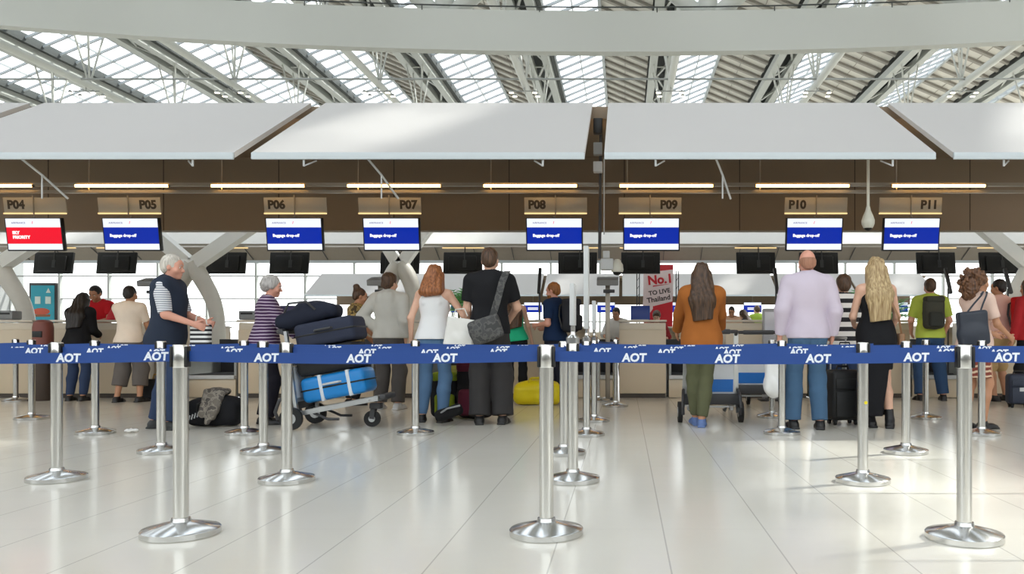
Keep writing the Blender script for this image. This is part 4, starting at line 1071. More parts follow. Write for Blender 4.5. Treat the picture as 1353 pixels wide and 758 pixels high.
def palm(px, d, h, label, seed):
    rnd = random.Random(seed); t = thing('palm_plant', label, 'palm', (X(px,d), d, 0))
    p = MB(); p.lathe([(.001,0),(.24,0),(.30,.5),(.32,.55),(.28,.55),(.27,.5),(.001,.48)], 24); p.build('pot', LGR, t)
    p = MB(); p.tube([(0,0,.48),(.03,.02,h*.4),(0,0,h*.62)], .05, 10, rs=[.07,.05,.04]); p.build('stem', mat('palm_stem', (96,84,56), .8), t)
    p = MB()
    for i in range(26):
        a = rnd.uniform(0, 2*PI); el = rnd.uniform(.15, 1.25); L = rnd.uniform(.7, 1.05); pts = []; z0 = h*.6
        for j in range(9):
            s = j/8; r = L*s*math.cos(el)*(1+.15*s); pts.append(Vector((r*math.cos(a), r*math.sin(a), z0 + L*s*math.sin(el)*1.1 - .55*L*s*s*math.cos(el))))
        p.tube(pts, .008, 5)
        for j in range(1, 9):
            c = pts[j]; tg = (pts[j]-pts[j-1]).normalized(); sd = tg.cross(Vector((0,0,1))).normalized()
            for sg in (-1, 1):
                w_ = (.30*math.sin(PI*min(1, .15+.85*j/9))+.05); tip = c + sd*sg*w_ + tg*.16 - Vector((0,0,.08)); up = Vector((0,0,.003))
                p.add([c-tg*.024, c+tg*.024, tip, c-up], [(0,1,2),(0,2,3),(1,3,2),(0,3,1)])
    p.build('fronds', mat('palm_green', (74,132,62), .55, var=.2, scale=3), t, smooth=False)
palm(606, 27, 2.9, 'green palm beside the tall man in black', 3); palm(1128, 27, 2.8, 'green palm behind the bold striped top', 5); palm(1178, 29, 2.7, 'green palm behind the blonde woman\'s shoulder', 8)

# ---------------------------------------------------------------- luggage carts
ADW = mat('cart_board', (226,230,234), .4); ADB = mat('cart_blue', (36,118,206), .4); ALU = mat('cart_aluminium', (198,200,200), .3, .8)
def cart(x, y, yaw, label):
    t = thing('luggage_cart', label, 'luggage cart', (x, y, 0), math.radians(yaw))
    p = MB()
    for sx in (-1,1): p.bar((sx*.29,.02,.17),(sx*.27,-.10,1.0),.05,.03,up=(0,1,0))
    p.bar((-.28,.0,.30),(.28,.0,.30),.03,.04); p.bar((-.27,-.06,.66),(.27,-.06,.66),.03,.03); p.build('upright', ALU, t, smooth=False)
    p = MB(); p.tube([(-.27,-.10,.97),(-.27,-.17,1.0),(-.25,-.19,1.0),(.25,-.19,1.0),(.27,-.17,1.0),(.27,-.10,.97)],.02,10); p.cbox((0,-.19,1.0),(.40,.06,.055),r=.015); p.build('handle', DGR, t)
    p = MB(); p.m(0).add([(-.265,-.012,.32),(.265,-.012,.32),(.265,-.058,.64),(-.265,-.058,.64),(-.265,.0,.32),(.265,.0,.32),(.265,-.046,.64),(-.265,-.046,.64)], [(3,2,1,0),(4,5,6,7),(0,1,5,4),(1,2,6,5),(2,3,7,6),(3,0,4,7)])
    p.m(1).add([(-.25,-.020,.335),(.25,-.020,.335),(.25,-.041,.475),(-.25,-.041,.475)], [(3,2,1,0)]); p.build('advert_board', [ADW, ADB], t, smooth=False)
    p = MB()
    for sx in (-.24,.24): p.bar((sx,.0,.155),(sx*.8,.80,.31),.035,.05)
    for q in range(5): y_ = .08+.16*q; z_ = .165+.155*q*.2; p.bar((-.23,y_,z_),(.23,y_,z_),.03,.02)
    p.bar((-.21,.80,.31),(.21,.80,.31),.04,.05); p.build('platform', ALU, t, smooth=False)
    MB().cbox((0,-.04,.255),(.64,.05,.12),r=.015).build('rear_bumper', DGR, t); MB().cbox((0,.86,.325),(.40,.07,.06),r=.02).build('front_bumper', DGR, t)
    for sx in (-1,1): MB().tube([(sx*.30,-.05,.36),(sx*.31,-.15,.30),(sx*.315,-.19,.18),(sx*.31,-.16,.10)],.018,8).build('side_guard', DGR, t)
    for sx in (-1,1):
        w_ = MB(); w_.cyl((sx*.335-.024,-.02,.115),(sx*.335+.024,-.02,.115),.115,24); o = w_.build('wheel', RUB, t)
        MB().cyl((sx*.335-.028,-.02,.115),(sx*.335+.028,-.02,.115),.055,16).build('hub', ALU, o)
        p = MB(); p.bar((sx*.30,.0,.19),(sx*.30,-.02,.105),.03,.05); p.build('axle_bracket', DGR, t)
    w_ = MB(); w_.cyl((-.02,.70,.085),(.02,.70,.085),.085,24); o = w_.build('wheel', RUB, t)
    MB().cyl((-.024,.70,.085),(.024,.70,.085),.035,16).build('hub', ALU, o)
    p = MB(); p.cbox((0,.74,.22),(.1,.12,.06),r=.01); p.bar((-.035,.72,.22),(-.035,.70,.085),.008,.05); p.bar((.035,.72,.22),(.035,.70,.085),.008,.05); p.build('caster_fork', DGR, t)
    for sx in (-.2,.2): MB().tube([(sx,.16,.16),(sx,.30,.10),(sx,.42,.10)],.014,8).build('brake_bar', DGR, t)
    return t
CX = X(404, 8.75)
cart(CX, 8.75, -90, 'loaded luggage cart beside the elderly woman, stacked with suitcases')
cart(X(938,9.25), 9.22, 0, 'luggage cart pushed by the woman in rust-brown coat')
cart(X(999,10.9), 10.9, 0, 'empty luggage cart beyond the brown coat woman\'s cart, toward P10 desk')
# load on the first cart: everything leans with the platform
TL = math.atan2(.155, .80); ML = Matrix.Rotation(-TL, 3, 'Y')
def on_cart(u, h): # u along the platform, h above it
    v = ML @ Vector((u, 0, h)); return (CX + v.x, 8.75, .185 + v.z)
def hard_case(name, label, loc, L, D_, Hh, col, M_, straps=None, handle=True, rough=.35, ribs=0, hcol=None, cat='suitcase'):
    t = thing(name, label, cat, loc); cm_ = mat('case_'+label[:14], col, rough, var=.04)
    p = MB(); p.cbox((0,0,0),(L,D_,Hh),M_,r=min(.05,Hh*.2),seg=3)
    p.build('shell', cm_, t)
    p = MB(); p.cbox((0,0,0),(L+.006,D_+.006,.018),M_,r=.004); p.build('zip', BLK, t)
    if handle:
        p = MB(); p.tube([M_ @ Vector(q) for q in ((-.09,-D_/2-.0,.03),(-.08,-D_/2-.03,.03),(.08,-D_/2-.03,.03),(.09,-D_/2,.03))],.012,8); p.build('handle', hcol or DGR, t)
    if straps:
        p = MB()
        for sx in straps[1]:
            p.cbox(M_ @ Vector((sx,0,0)),(.035,D_+.012,Hh+.012),M_,r=.006)
        p.build('strap', straps[0], t)
    return t
b1 = on_cart(.40, .185); hard_case('suitcase', 'bright blue hard suitcase at the bottom of the loaded cart', b1, .66, .44, .26, (26,132,206), ML, (mat('strap_white', (214,220,226), .5), (-.12,.17)), hcol=LGR)
b2 = on_cart(.38, .465); hard_case('suitcase', 'black soft suitcase in the middle of the loaded cart', b2, .62, .46, .27, (30,30,32), ML, rough=.8, handle=True)
b3 = on_cart(.42, .742); hard_case('suitcase', 'navy soft suitcase on top of the loaded cart', b3, .62, .46, .25, (40,46,66), ML, rough=.8)
D = SDF(.012, .05); D.sbox((0,0,0),(.25,.17,.10),.09,np.array(Matrix.Rotation(-.30,3,'Y'))); D.ell((.03,0,.07),(.17,.13,.09)); D.sbox((-.20,0,-.06),(.10,.15,.07),.06); D.sbox((.24,0,.05),(.10,.15,.07),.06); D.fn = folds(.010, 16, 12)
o = soft('duffel_bag', D, cloth('ink', (36,40,54))); o.location = (X(407,8.75), 8.75, 1.165); tag(o, 'dark navy soft bag slumped over the cart handle on top of the navy suitcase', 'bag')
p = MB(); p.tube([(-.18,-.17,.03),(-.12,-.21,.12),(.06,-.21,.14),(.14,-.18,.06)],.012,8); p.build('strap', DGR, o)
# second cart's load
D = SDF(.012, .04); D.sbox((0,0,0),(.19,.14,.16),.06); D.fn = folds(.006)
o = soft('travel_bag', D, cloth('bag_dark', (44,46,56))); o.location = (X(950,9.65), 9.68, .455); tag(o, 'dark travel bag lying on the brown coat woman\'s cart', 'bag')
MB().tube([(-.08,0,.15),(-.06,0,.24),(.06,0,.24),(.08,0,.15)],.01,8).build('handle', BLK, o)
D = SDF(.012, .04); D.sbox((0,0,0),(.20,.18,.20),.05); D.fn = folds(.004)
o = soft('cooler_bag', D, cloth('cyan', (44,160,200))); o.location = (X(999,11.3), 11.3, .515); tag(o, 'cyan bag standing on the cart toward the P10 desk', 'bag')
MB().tube([(-.1,0,.19),(-.08,0,.30),(.08,0,.30),(.1,0,.19)],.01,8).build('handle', BLK, o)

# ---------------------------------------------------------------- bags on the floor
D = SDF(.010, .05); D.sbox((0,0,.15),(.275,.17,.145),.10); D.ell((.03,0,.24),(.17,.13,.10)); D.fn = folds(.008, 18, 14); D.cut((0,0,.004),(0,0,-1))
o = soft('duffel_bag', D, cloth('duffel_black', (30,30,33))); o.location = (X(285,8.85), 8.85, 0); tag(o, 'black duffel bag on the floor between two stanchions, a grey jacket on it', 'duffel bag')
MB().tube([(-.12,-.16,.12),(-.10,-.18,.24),(.02,-.17,.30),(.08,-.17,.20)],.011,8).build('handle', BLK, o)
p = MB(); 
for i in range(4): p.bar((-.2+.03*i,-.172,.07+.012*i),(-.185+.03*i,-.172,.125+.012*i),.012,.004,up=(0,1,0))
p.build('print', LGR, o, smooth=False)
D = SDF(.009, .03); D.ell((0,0,.36),(.13,.10,.05)); D.cap((-.05,-.10,.36),(-.07,-.20,.14),.05,.04); D.cap((.02,-.11,.36),(.0,-.225,.06),.045,.03); D.cap((.07,-.10,.35),(.06,-.20,.18),.05,.05); D.cap((-.03,-.13,.33),(.03,-.21,.12),.04,.04); D.fn = folds(.009, 34, 12)
o = soft('jacket', D, mat_blotch('jacket_grey', [(120,112,102), (148,140,128), (92,86,80)], 16)); o.location = (X(288,8.85), 8.85, 0); tag(o, 'crumpled grey jacket draped over the black duffel bag', 'jacket')

def backpack(label, loc, yaw, col, acc, s=1.0, lean=0.0, strapcol=None, group=None):
    """soft pack: body, lid, front pocket and two shoulder straps on the +y side"""
    D = SDF(.010, .04); D.sbox((0,0,.24*s),(.155*s,.095*s,.235*s),.07*s); D.ell((0,-.03*s,.18*s),(.14*s,.10*s,.17*s)); D.fn = folds(.005, 18, 12)
    m_ = cloth('pack_'+label[:16], col); a_ = cloth('acc_'+label[:16], acc)
    o = soft('backpack', D, m_); o.location = loc; o.rotation_euler = (lean, 0, math.radians(yaw)); tag(o, label, 'backpack', group)
    D = SDF(.010, .03); D.sbox((0,-.105*s,.15*s),(.11*s,.05*s,.115*s),.04*s); D.fn = folds(.004, 20, 14); soft('front_pocket', D, a_, o)
    D = SDF(.010, .03); D.sbox((0,-.01*s,.455*s),(.145*s,.10*s,.05*s),.04*s); D.fn = folds(.004, 20, 14); soft('lid', D, a_ if s > .99 else m_, o)
    for sx in (-1,1):
        p = MB(); p.tube([(sx*.08*s,.07*s,.44*s),(sx*.10*s,.13*s,.40*s),(sx*.11*s,.14*s,.25*s),(sx*.12*s,.08*s,.06*s)],.016*s,8); p.build('shoulder_strap', strapcol or BLK, o)
    return o
backpack('black and lime backpack standing between the white-top woman\'s legs', (X(588,9.75), 9.75, .0), 10, (34,34,36), (140,158,44), 1.05)
backpack('olive green backpack behind the white-top woman\'s knee', (X(603,10.35), 10.35, .0), -20, (120,122,58), (140,136,62), 1.15)
backpack('large black backpack with maroon side beside the tall man\'s leg', (X(628,9.62), 9.62, .0), -12, (28,26,28), (92,34,50), 1.32)
D = SDF(.009, .04); D.sbox((0,0,.08),(.15,.07,.065),.05,np.array(Matrix.Rotation(-.35,3,'Y'))); D.fn = folds(.005)
o = soft('sling_pouch', D, cloth('pouch', (22,22,23))); o.location = (X(601,9.2), 8.88, .055); tag(o, 'small black pouch lying at the foot of the backpacks', 'pouch')
MB().tube([(-.12,-.03,.05),(.0,-.10,.13),(.13,-.05,.16)],.010,8).build('strap', GREY, o)
D = SDF(.010, .05); D.sbox((0,0,.16),(.33,.16,.155),.11); D.ell((0,0,.26),(.24,.12,.09)); D.fn = folds(.010, 17, 15); D.cut((0,0,.004),(0,0,-1))
o = soft('duffel_bag', D, mat('duffel_yellow', (226,206,8), .5, var=.08)); o.location = (X(710,11.55), 11.55, 0); tag(o, 'bright yellow duffel bag on the floor before the P08 desk', 'duffel bag')
for y_ in (-.09,.09): MB().tube([(-.12,y_,.26),(-.09,y_*1.2,.37),(.09,y_*1.2,.37),(.12,y_,.26)],.013,8).build('handle', mat('strap_yellow', (206,186,20), .6), o)
D = SDF(.010, .04); D.sbox((0,0,.16),(.21,.13,.155),.07); D.fn = folds(.006); D.cut((0,0,.004),(0,0,-1))
o = soft('travel_bag', D, cloth('bag_black', (30,30,32))); o.location = (X(206,12.35), 12.42, 0); tag(o, 'black travel bag on the floor by the man in cream T-shirt', 'bag')
MB().tube([(-.09,0,.30),(-.07,0,.38),(.07,0,.38),(.09,0,.30)],.011,8).build('handle', mat('tan_handle', (170,130,60), .6), o)

def trolley_case(label, loc, yaw, W, D_, Hh, col, tele=True, tag_=False):
    t = thing('rolling_suitcase', label, 'suitcase', loc, math.radians(yaw)); m_ = mat('shell_'+label[:12], col, .6, var=.05)
    p = MB(); p.cbox((0,0,Hh/2+.05),(W,D_,Hh),r=.045,seg=3); p.build('shell', m_, t)
    p = MB(); p.cbox((0,-D_/2-.012,Hh*.42),(W*.8,.03,Hh*.5),r=.012); p.cbox((0,-D_/2-.010,Hh*.82),(W*.8,.025,Hh*.2),r=.010); p.build('pocket', m_, t)
    p = MB(); p.tube([(-.07,0,Hh+.05),(-.06,0,Hh+.085),(.06,0,Hh+.085),(.07,0,Hh+.05)],.012,8); p.build('top_handle', BLK, t)
    if tele:
        p = MB(); p.cyl((-.09,.10,Hh+.02),(-.09,.10,Hh+.38),.009,8); p.cyl((.09,.10,Hh+.02),(.09,.10,Hh+.38),.009,8); p.cbox((0,.10,Hh+.39),(.21,.03,.03),r=.01); p.build('telescopic_handle', ALU, t)
    if tag_: p = MB(); p.cbox((.02,-D_/2-.030,Hh*.62),(.10,.004,.05)); p.build('luggage_tag', LGR, t)
    for sx in (-1,1):
        for sy in (-1,1):
            p = MB(); p.cyl((sx*(W/2-.05)-.012,sy*(D_/2-.05),.028),(sx*(W/2-.05)+.012,sy*(D_/2-.05),.028),.028,14); p.cbox((sx*(W/2-.05),sy*(D_/2-.05),.05),(.04,.04,.03)); p.build('wheel', RUB, t)
    return t
trolley_case('black rolling suitcase between the bald man and the blonde woman', (X(1113,9.0), 9.0, 0), 12, .34, .24, .54, (32,33,34))
D = SDF(.009, .03); D.sbox((0,0,.08),(.13,.09,.08),.05); D.fn = folds(.006, 22, 16)
o = soft('toiletry_bag', D, cloth('burgundy', (112,34,48))); o.location = (X(1115,9.0), 8.97, .682); tag(o, 'small burgundy bag lying on the black rolling suitcase', 'bag')
MB().tube([(-.06,0,.15),(-.05,0,.20),(.05,0,.20),(.06,0,.15)],.009,8).build('handle', BLK, o)
trolley_case('navy upright suitcase on the floor at the edge below the red backpack', (X(1346,11.1), 11.1, 0), -8, .30, .22, .40, (40,48,66), False, True)

# things people carry
D = SDF(.008, .03); D.sbox((0,0,0),(.155,.05,.16),.03,np.array(Matrix.Rotation(.16,3,'Y'))); D.ell((.0,0,-.08),(.15,.07,.10)); D.fn = folds(.006, 26, 16)
o = soft('tote_bag', D, mat('tote_white', (232,230,224), .6)); o.location = (X(611,9.0), 8.88, .985); tag(o, 'white tote bag held between the white-top woman and the tall man', 'bag')
MB().tube([(-.07,0,.16),(-.05,0,.25),(.04,.02,.26),(.08,0,.18)],.007,8).build('handle', mat('tote_strap', (222,220,212), .6), o)
D = SDF(.008, .03); D.sbox((0,0,0),(.09,.07,.17),.05); D.ell((0,0,-.08),(.11,.09,.13)); D.cap((0,0,.12),(0,0,.26),.05,.018); D.fn = folds(.010, 34, 12)
o = soft('plastic_bag', D, mat('plastic_white', (234,234,232), .4)); o.location = (X(1022,8.5), 8.47, .53); tag(o, 'white plastic bag hanging from the bald man\'s hand', 'bag')
MB().tube([(-.03,0,.24),(-.02,0,.36),(.03,0,.36),(.03,0,.24)],.006,8).build('handle', mat('plastic_white', (234,234,232)), o)
D = SDF(.008, .03); D.sbox((0,0,0),(.095,.06,.12),.03); D.fn = folds(.004)
o = soft('tote_bag', D, mat_stripes('tote_stripe', (40,40,44), (230,230,228), .045, .5)); o.location = (X(269,8.5), 8.45, .955); tag(o, 'black and white striped tote hanging below the vest man\'s hands', 'bag')
MB().tube([(-.06,0,.10),(-.045,0,.20),(.045,0,.20),(.06,0,.10)],.007,8).build('handle', mat('tote_strap', (222,220,212)), o)
# sling bag across the tall man's back
D = SDF(.008, .03); D.sbox((0,0,0),(.17,.05,.13),.04,np.array(Matrix.Rotation(-.35,3,'Y'))); D.ell((-.02,-.02,-.02),(.15,.06,.11)); D.fn = folds(.005)
SL = mat_blotch('sling_camo', [(74,74,74), (92,91,89), (64,64,64)], 14)
o = soft('sling_bag', D, SL); o.location = (X(648,9.0)+.0, 8.70, 1.02); tag(o, 'grey camouflage sling bag across the tall man\'s back', 'bag')
p = MB(); pts = [(.06,0,.10),(.12,.0,.30),(.165,.04,.50),(.19,.14,.605),(.19,.25,.625)]
for i in range(4): p.bar(pts[i], pts[i+1], .07, .012, up=(0,1,.3))
p.build('strap', SL, o, smooth=False)
# shoulder bag of the curly-haired woman
D = SDF(.008, .03); D.sbox((0,0,0),(.145,.06,.17),.03,np.array(Matrix.Rotation(-.10,3,'Y'))); D.ell((0,0,-.06),(.16,.07,.13)); D.fn = folds(.004)
o = soft('handbag', D, mat('handbag_navy', (40,46,58), .45)); o.location = (X(1281,8.3), 8.22, 1.03); tag(o, 'navy leather shoulder bag hanging at the curly-haired woman\'s side', 'handbag')
for sx in (-.06,.07): MB().tube([(sx,-.0,.15),(sx*.7+.06,.02,.24),(sx*.4+.14,.08,.325),(sx*.3+.185,.15,.365),(sx*.3+.19,.24,.335)],.009,8).build('strap', mat('handbag_navy', (40,46,58)), o)
# crossbody bag of the blonde woman
D = SDF(.008, .02); D.sbox((0,0,0),(.035,.10,.08),.02); o = soft('crossbody_bag', D, mat('tan_leather', (150,112,80), .5)); o.location = (X(1157,8.65)+.27, 8.72, .90); tag(o, 'tan crossbody bag on the blonde woman\'s hip, strap across her back', 'handbag')
p = MB(); pts = [(-.0,-.06,.08),(-.08,-.215,.25),(-.17,-.235,.42),(-.30,-.20,.58)]
for i in range(3): p.bar(pts[i], pts[i+1], .022, .006, up=(0,1,.2))
p.build('strap', mat('tan_leather', (150,112,80)), o, smooth=False)
backpack('dark olive backpack worn by the man in lime green shirt', (X(1226,12.3), 12.07, 1.05), 0, (66,66,58), (54,56,52), .95)
backpack('red and black backpack worn by the man in pink polo', (X(1321,12.2)+.21, 11.98, 1.02), 30, (196,34,40), (60,30,34), .98)
backpack('dark backpack worn by the ginger bearded man', (X(733,11.9)+.24, 11.78, 1.0), 62, (44,46,52), (36,38,42), .95)
# crumpled tissue
D = SDF(.006, .015); rnd = random.Random(2)
for i in range(9): D.ell((rnd.uniform(-.05,.05), rnd.uniform(-.03,.03), .014+rnd.uniform(0,.015)), (rnd.uniform(.015,.03), rnd.uniform(.012,.02), rnd.uniform(.008,.016)))
D.fn = folds(.004, 90, 70); D.cut((0,0,.002),(0,0,-1)); o = soft('tissue', D, mat('paper_white', (236,234,230), .7)); o.location = (X(172,8.2), 8.2, 0); tag(o, 'crumpled white paper tissue lying on the floor', 'tissue')
# ---------------------------------------------------------------- everybody in the hall
HB = mat_hair('hair_black', (22,19,18), (48,42,40)); HBR = mat_hair('hair_brown', (52,36,26), (98,70,48)); HDB = mat_hair('hair_dark_brown', (44,30,22), (92,66,44))
HAU = mat_hair('hair_auburn', (110,62,32), (176,112,66)); HBL = mat_hair('hair_blonde', (138,110,72), (206,182,138)); HGR = mat_hair('hair_grey', (150,145,142), (205,200,196))
HW = mat_hair('hair_white', (176,168,156), (226,220,210)); HGI = mat_hair('hair_ginger', (120,72,36), (176,116,62)); HCU = mat_hair('hair_curly', (66,42,28), (128,88,58))
JEAN = cloth('denim', (86,116,148)); JEAND = cloth('dark_denim', (50,64,92)); BLACK = cloth('black', (26,26,29)); DGREY = cloth('charcoal', (58,57,58))
SHB = mat('shoe_black', (24,23,24), .45); SHW = mat('shoe_pale', (205,205,205), .5)
def shoes(f, m, **k): return [('shoe', shoe(f, 1, **k), m), ('shoe', shoe(f, -1, **k), m)]

# woman leaning on a desk, long black hair
f = Fig(1.60, 'f', .98, lean=10, head=(12,0,0), ra=dict(w=(.12,.36,1.06), p=(.15,-.5,-1)), la=dict(w=(.12,.36,1.06), p=(.15,-.5,-1)))
person('woman in black jacket with long black hair leaning over the counter below the red screen', 102, 12.25, f, 0, 'tan',
    [('jacket', shirt(f, .034, .86, 1.95, fold=.007), BLACK), ('trousers', trousers(f, .012, hemr=.055), JEAND)] + shoes(f, SHB), ('long', HB))
# member of staff in red
f = Fig(1.79, 'm', 1.0, lean=5, head=(24,0,0), ra=dict(w=(.1,.40,1.14), p=(1,-.4,-.8)), la=dict(w=(.12,.38,1.14), p=(1,-.4,-.8)))
person('counter clerk in red shirt with black hair looking down behind the desk', 132, 13.75, f, 180, 'tan',
    [('shirt', shirt(f, .018, .93, .7), cloth('red', (200,32,40))), ('trousers', trousers(f), BLACK)] + shoes(f, SHB), ('short', HB))
# man in a cream T-shirt
f = Fig(1.67, 'm', .98, head=(6,0,0), ra=dict(w=(.10,.30,1.02), p=(1,-.7,-.3)), la=dict(w=(.10,.30,1.02), p=(1,-.7,-.3)), rf=dict(a=(.15,.02,.085)), lf=dict(a=(.16,-.05,.085)))
person('man in cream T-shirt and grey cropped trousers standing at the counter', 171, 12.0, f, -4, 'tan',
    [('shirt', shirt(f, .022, .90, .75, fold=.006), cloth('cream', (238,222,204))), ('trousers', trousers(f, .03, .02, .105, .62, fold=.006), cloth('warm_grey', (102,96,92)))]
    + [('sandal', shoe(f, 1), SHB), ('sandal', shoe(f, -1), SHB)], ('short', HB))
# man in a navy gilet
f = Fig(1.78, 'm', 1.08, lean=2, head=(6,0,0), ra=dict(w=(.18,.30,1.06), p=(.3,-1,-.6), n=(-1,0,-.2), curl=.5), la=dict(w=(.10,.32,1.08), p=(.5,-1,-.5), curl=.5), rf=dict(a=(.09,.05,.085)), lf=dict(a=(.10,-.16,.085)))
vest = shirt(f, .036, .84, .0, neck=.07, neckz=1.515)
person('grey-haired man in navy padded vest over a striped short-sleeved shirt', 222, 8.5, f, -84, 'pink',
    [('shirt', shirt(f, .020, .88, .92, neck=.07, neckz=1.515), mat_stripes('shirt_check', (228,228,232), (120,126,140), .022, .62)), ('vest', vest, cloth('navy', (44,52,68))),
     ('trousers', trousers(f, .018, .008, .075), JEAND)] + shoes(f, mat('shoe_dark', (44,46,46), .5)), ('short', HW))
# elderly woman
f = Fig(1.60, 'f', 1.16, lean=5, head=(6,0,0), ra=dict(w=(.16,.38,1.02), p=(.5,-1,-.5), curl=.6), la=dict(w=(.10,.42,1.04), p=(.5,-1,-.5), curl=.6), rf=dict(a=(.10,.03,.085)), lf=dict(a=(.10,-.02,.085)))
person('elderly grey-haired woman in purple striped jumper holding the luggage cart', 350, 9.0, f, -72, 'pink',
    [('jumper', shirt(f, .026, .84, 1.86, fold=.008), mat_stripes('jumper_stripe', (74,44,84), (206,190,206), .034, .70, wob=.02)), ('trousers', trousers(f, .022, .01, .082), cloth('black_blue', (30,28,36)))]
    + shoes(f, SHB), ('old_short', HGR))
# woman with a bun
f = Fig(1.62, 'f', 1.0, lean=6, head=(10,-10,0), ra=dict(w=(.16,.28,1.0), p=(.7,-1,-.4)), la=dict(w=(.16,.28,1.0), p=(.7,-1,-.4)))
person('woman with brown hair in a high bun and olive camouflage top', 467, 11.5, f, -52, 'tan',
    [('top', shirt(f, .018, .92, .85), mat_blotch('camo_olive', [(146,120,66), (92,74,40), (176,150,88), (70,56,34)], 14)), ('trousers', trousers(f), BLACK)] + shoes(f, SHB), ('bun', HBR))
# man in a grey hoodie
f = Fig(1.76, 'm', .98, head=(4,-14,0), la=dict(w=(.150,-.02,1.045), p=(1,-.30,0), h=(-.6,.6,-.4), curl=.5), ra=dict(w=(.20,.05,.93), p=(.5,-1,0), curl=.6), rf=dict(a=(.12,0,.085)), lf=dict(a=(.12,0,.085)))
hd = shirt(f, .030, .92, 1.97, fold=.007, neck=.066)
for q in (-.07, 0, .07): hd.ell(f.U(V3(q,-.115,1.44))*f.s, (.05,.04,.075), k=.03)
person('man in pale grey hoodie with one hand on his hip', 514, 10.8, f, -8, 'fair',
    [('hoodie', hd, cloth('hoodie', (196,194,186))), ('trousers', trousers(f, .022, .01, .085), cloth('grey_trousers', (84,80,78)))] + shoes(f, SHW), ('short_full', HBR))
# woman in a white vest top
f = Fig(1.73, 'f', 1.06, head=(8,-4,0), la=dict(w=(.27,.0,.93), p=(.2,-1,0), curl=.4), ra=dict(w=(.34,.22,1.06), p=(.6,-1,-.2), curl=.5), lf=dict(a=(.15,.02,.085), yaw=18), rf=dict(a=(.10,-.02,.085)))
person('woman in white sleeveless top and blue jeans with auburn shoulder-length hair', 574, 9.2, f, -6, 'fair',
    [('top', shirt(f, .016, .93, 0, strap=.085, neckz=1.9), cloth('white', (236,236,236), var=.03)), ('trousers', trousers(f, .010, .0, .052, .98, 1.05), JEAN)] + shoes(f, SHB), ('shoulder', HAU))
# tall man in black
f = Fig(1.90, 'm', 1.0, head=(4,-4,0), la=dict(w=(.22,.14,.93), p=(.3,-1,0), curl=.5), ra=dict(w=(.16,.26,1.02), p=(1,-.7,-.2), curl=.5), rf=dict(a=(.13,.0,.085)), lf=dict(a=(.10,-.02,.085)))
person('tall man in black T-shirt and wide charcoal trousers seen from behind', 647, 9.0, f, 3, 'fair',
    [('shirt', shirt(f, .024, .90, .72), cloth('black_tee', (30,30,33))), ('trousers', trousers(f, .026, .02, .105, .99), cloth('wide_charcoal', (56,54,54)))] + shoes(f, SHB), ('short', HBR))
# girl in green
f = Fig(1.64, 'f', .95, side=-6, head=(6,8,-8))
person('girl in green strapless top and black leggings behind the tall man', 682, 12.1, f, 8, 'fair',
    [('top', shirt(f, .014, .94, 0, strap=.08, neckz=1.9), cloth('green', (40,180,132))), ('leggings', trousers(f, .008, 0, .045), BLACK)] + shoes(f, SHB), ('long', HBR))
# bearded man in navy
f = Fig(1.72, 'm', 1.02, head=(10,6,0), la=dict(w=(.17,.20,1.13), p=(.4,-1,-.4), curl=.5), ra=dict(w=(.14,.20,1.10), p=(.5,-1,-.4)))
r = person('ginger bearded man in navy T-shirt standing behind the yellow duffel bag', 733, 11.95, f, 62, 'pink',
    [('shirt', shirt(f, .022, .90, .75), cloth('navy_tee', (24,44,76))), ('trousers', trousers(f), cloth('navy_trousers', (34,36,48)))] + shoes(f, SHB), ('short', HGI))
bd = SDF(.007, .015); s_ = f.s
bd.ell(f.Hd(V3(0,.05,1.562))*s_, np.array((.062,.062,.05))*s_, f.HR); bd.ell(f.Hd(V3(0,.088,1.535))*s_, np.array((.03,.025,.026))*s_, f.HR); bd.ell(f.Hd(V3(0,.105,1.57))*s_, np.array((.022,.02,.010))*s_, f.HR, op='s', k=.004)
soft('beard', bd, HGI, r)
# woman in a brown coat
f = Fig(1.71, 'f', 1.08, head=(5,0,0), ra=dict(w=(.24,.36,1.02), p=(.9,-.8,-.3)), la=dict(w=(.24,.36,1.02), p=(.9,-.8,-.3)), rf=dict(a=(.0,-.02,.085)), lf=dict(a=(.05,.15,.09), pitch=-4))
person('woman in rust-brown coat with long dark hair behind a luggage cart', 927, 8.74, f, 0, 'tan',
    [('coat', shirt(f, .036, .80, 1.93, fold=.006, flare=.012), cloth('rust', (164,98,44))), ('trousers', trousers(f, .012, .0, .055, .93), cloth('olive', (96,98,72)))]
    + shoes(f, mat('shoe_blue', (92,118,170), .5)), ('long', HDB))
# man in a lilac shirt
f = Fig(1.83, 'm', 1.02, head=(5,0,0), ra=dict(w=(.25,.04,.92), p=(.5,-1,0), curl=.5), la=dict(w=(.27,.0,.92), p=(.5,-1,0), curl=.6), rf=dict(a=(.12,.0,.085)), lf=dict(a=(.13,.05,.085)))
person('bald man in lilac long-sleeved shirt and blue jeans seen from behind', 1067, 8.5, f, 0, 'pink',
    [('shirt', shirt(f, .030, .89, 1.97, fold=.008, neckz=1.515), cloth('lilac', (204,192,206), var=.04)), ('trousers', trousers(f, .018, .006, .076, .99), cloth('jeans_teal', (72,102,132)))] + shoes(f, SHB),
    ('balding', mat_hair('hair_stubble', (150,104,82), (176,126,100))))
# person in a bold striped jumper
f = Fig(1.68, 'm', 1.05, head=(4,0,0), ra=dict(w=(.2,.2,.98), p=(.8,-1,-.2)), la=dict(w=(.2,.2,.98), p=(.8,-1,-.2)))
person('person in bold black and white striped top beside the bald man', 1115, 10.0, f, -5, 'fair',
    [('top', shirt(f, .028, .88, .95), mat_stripes('bold_stripe', (30,28,32), (232,226,220), .112, .48)), ('trousers', trousers(f, .02), JEAND)] + shoes(f, SHB), ('short_full', HBR))
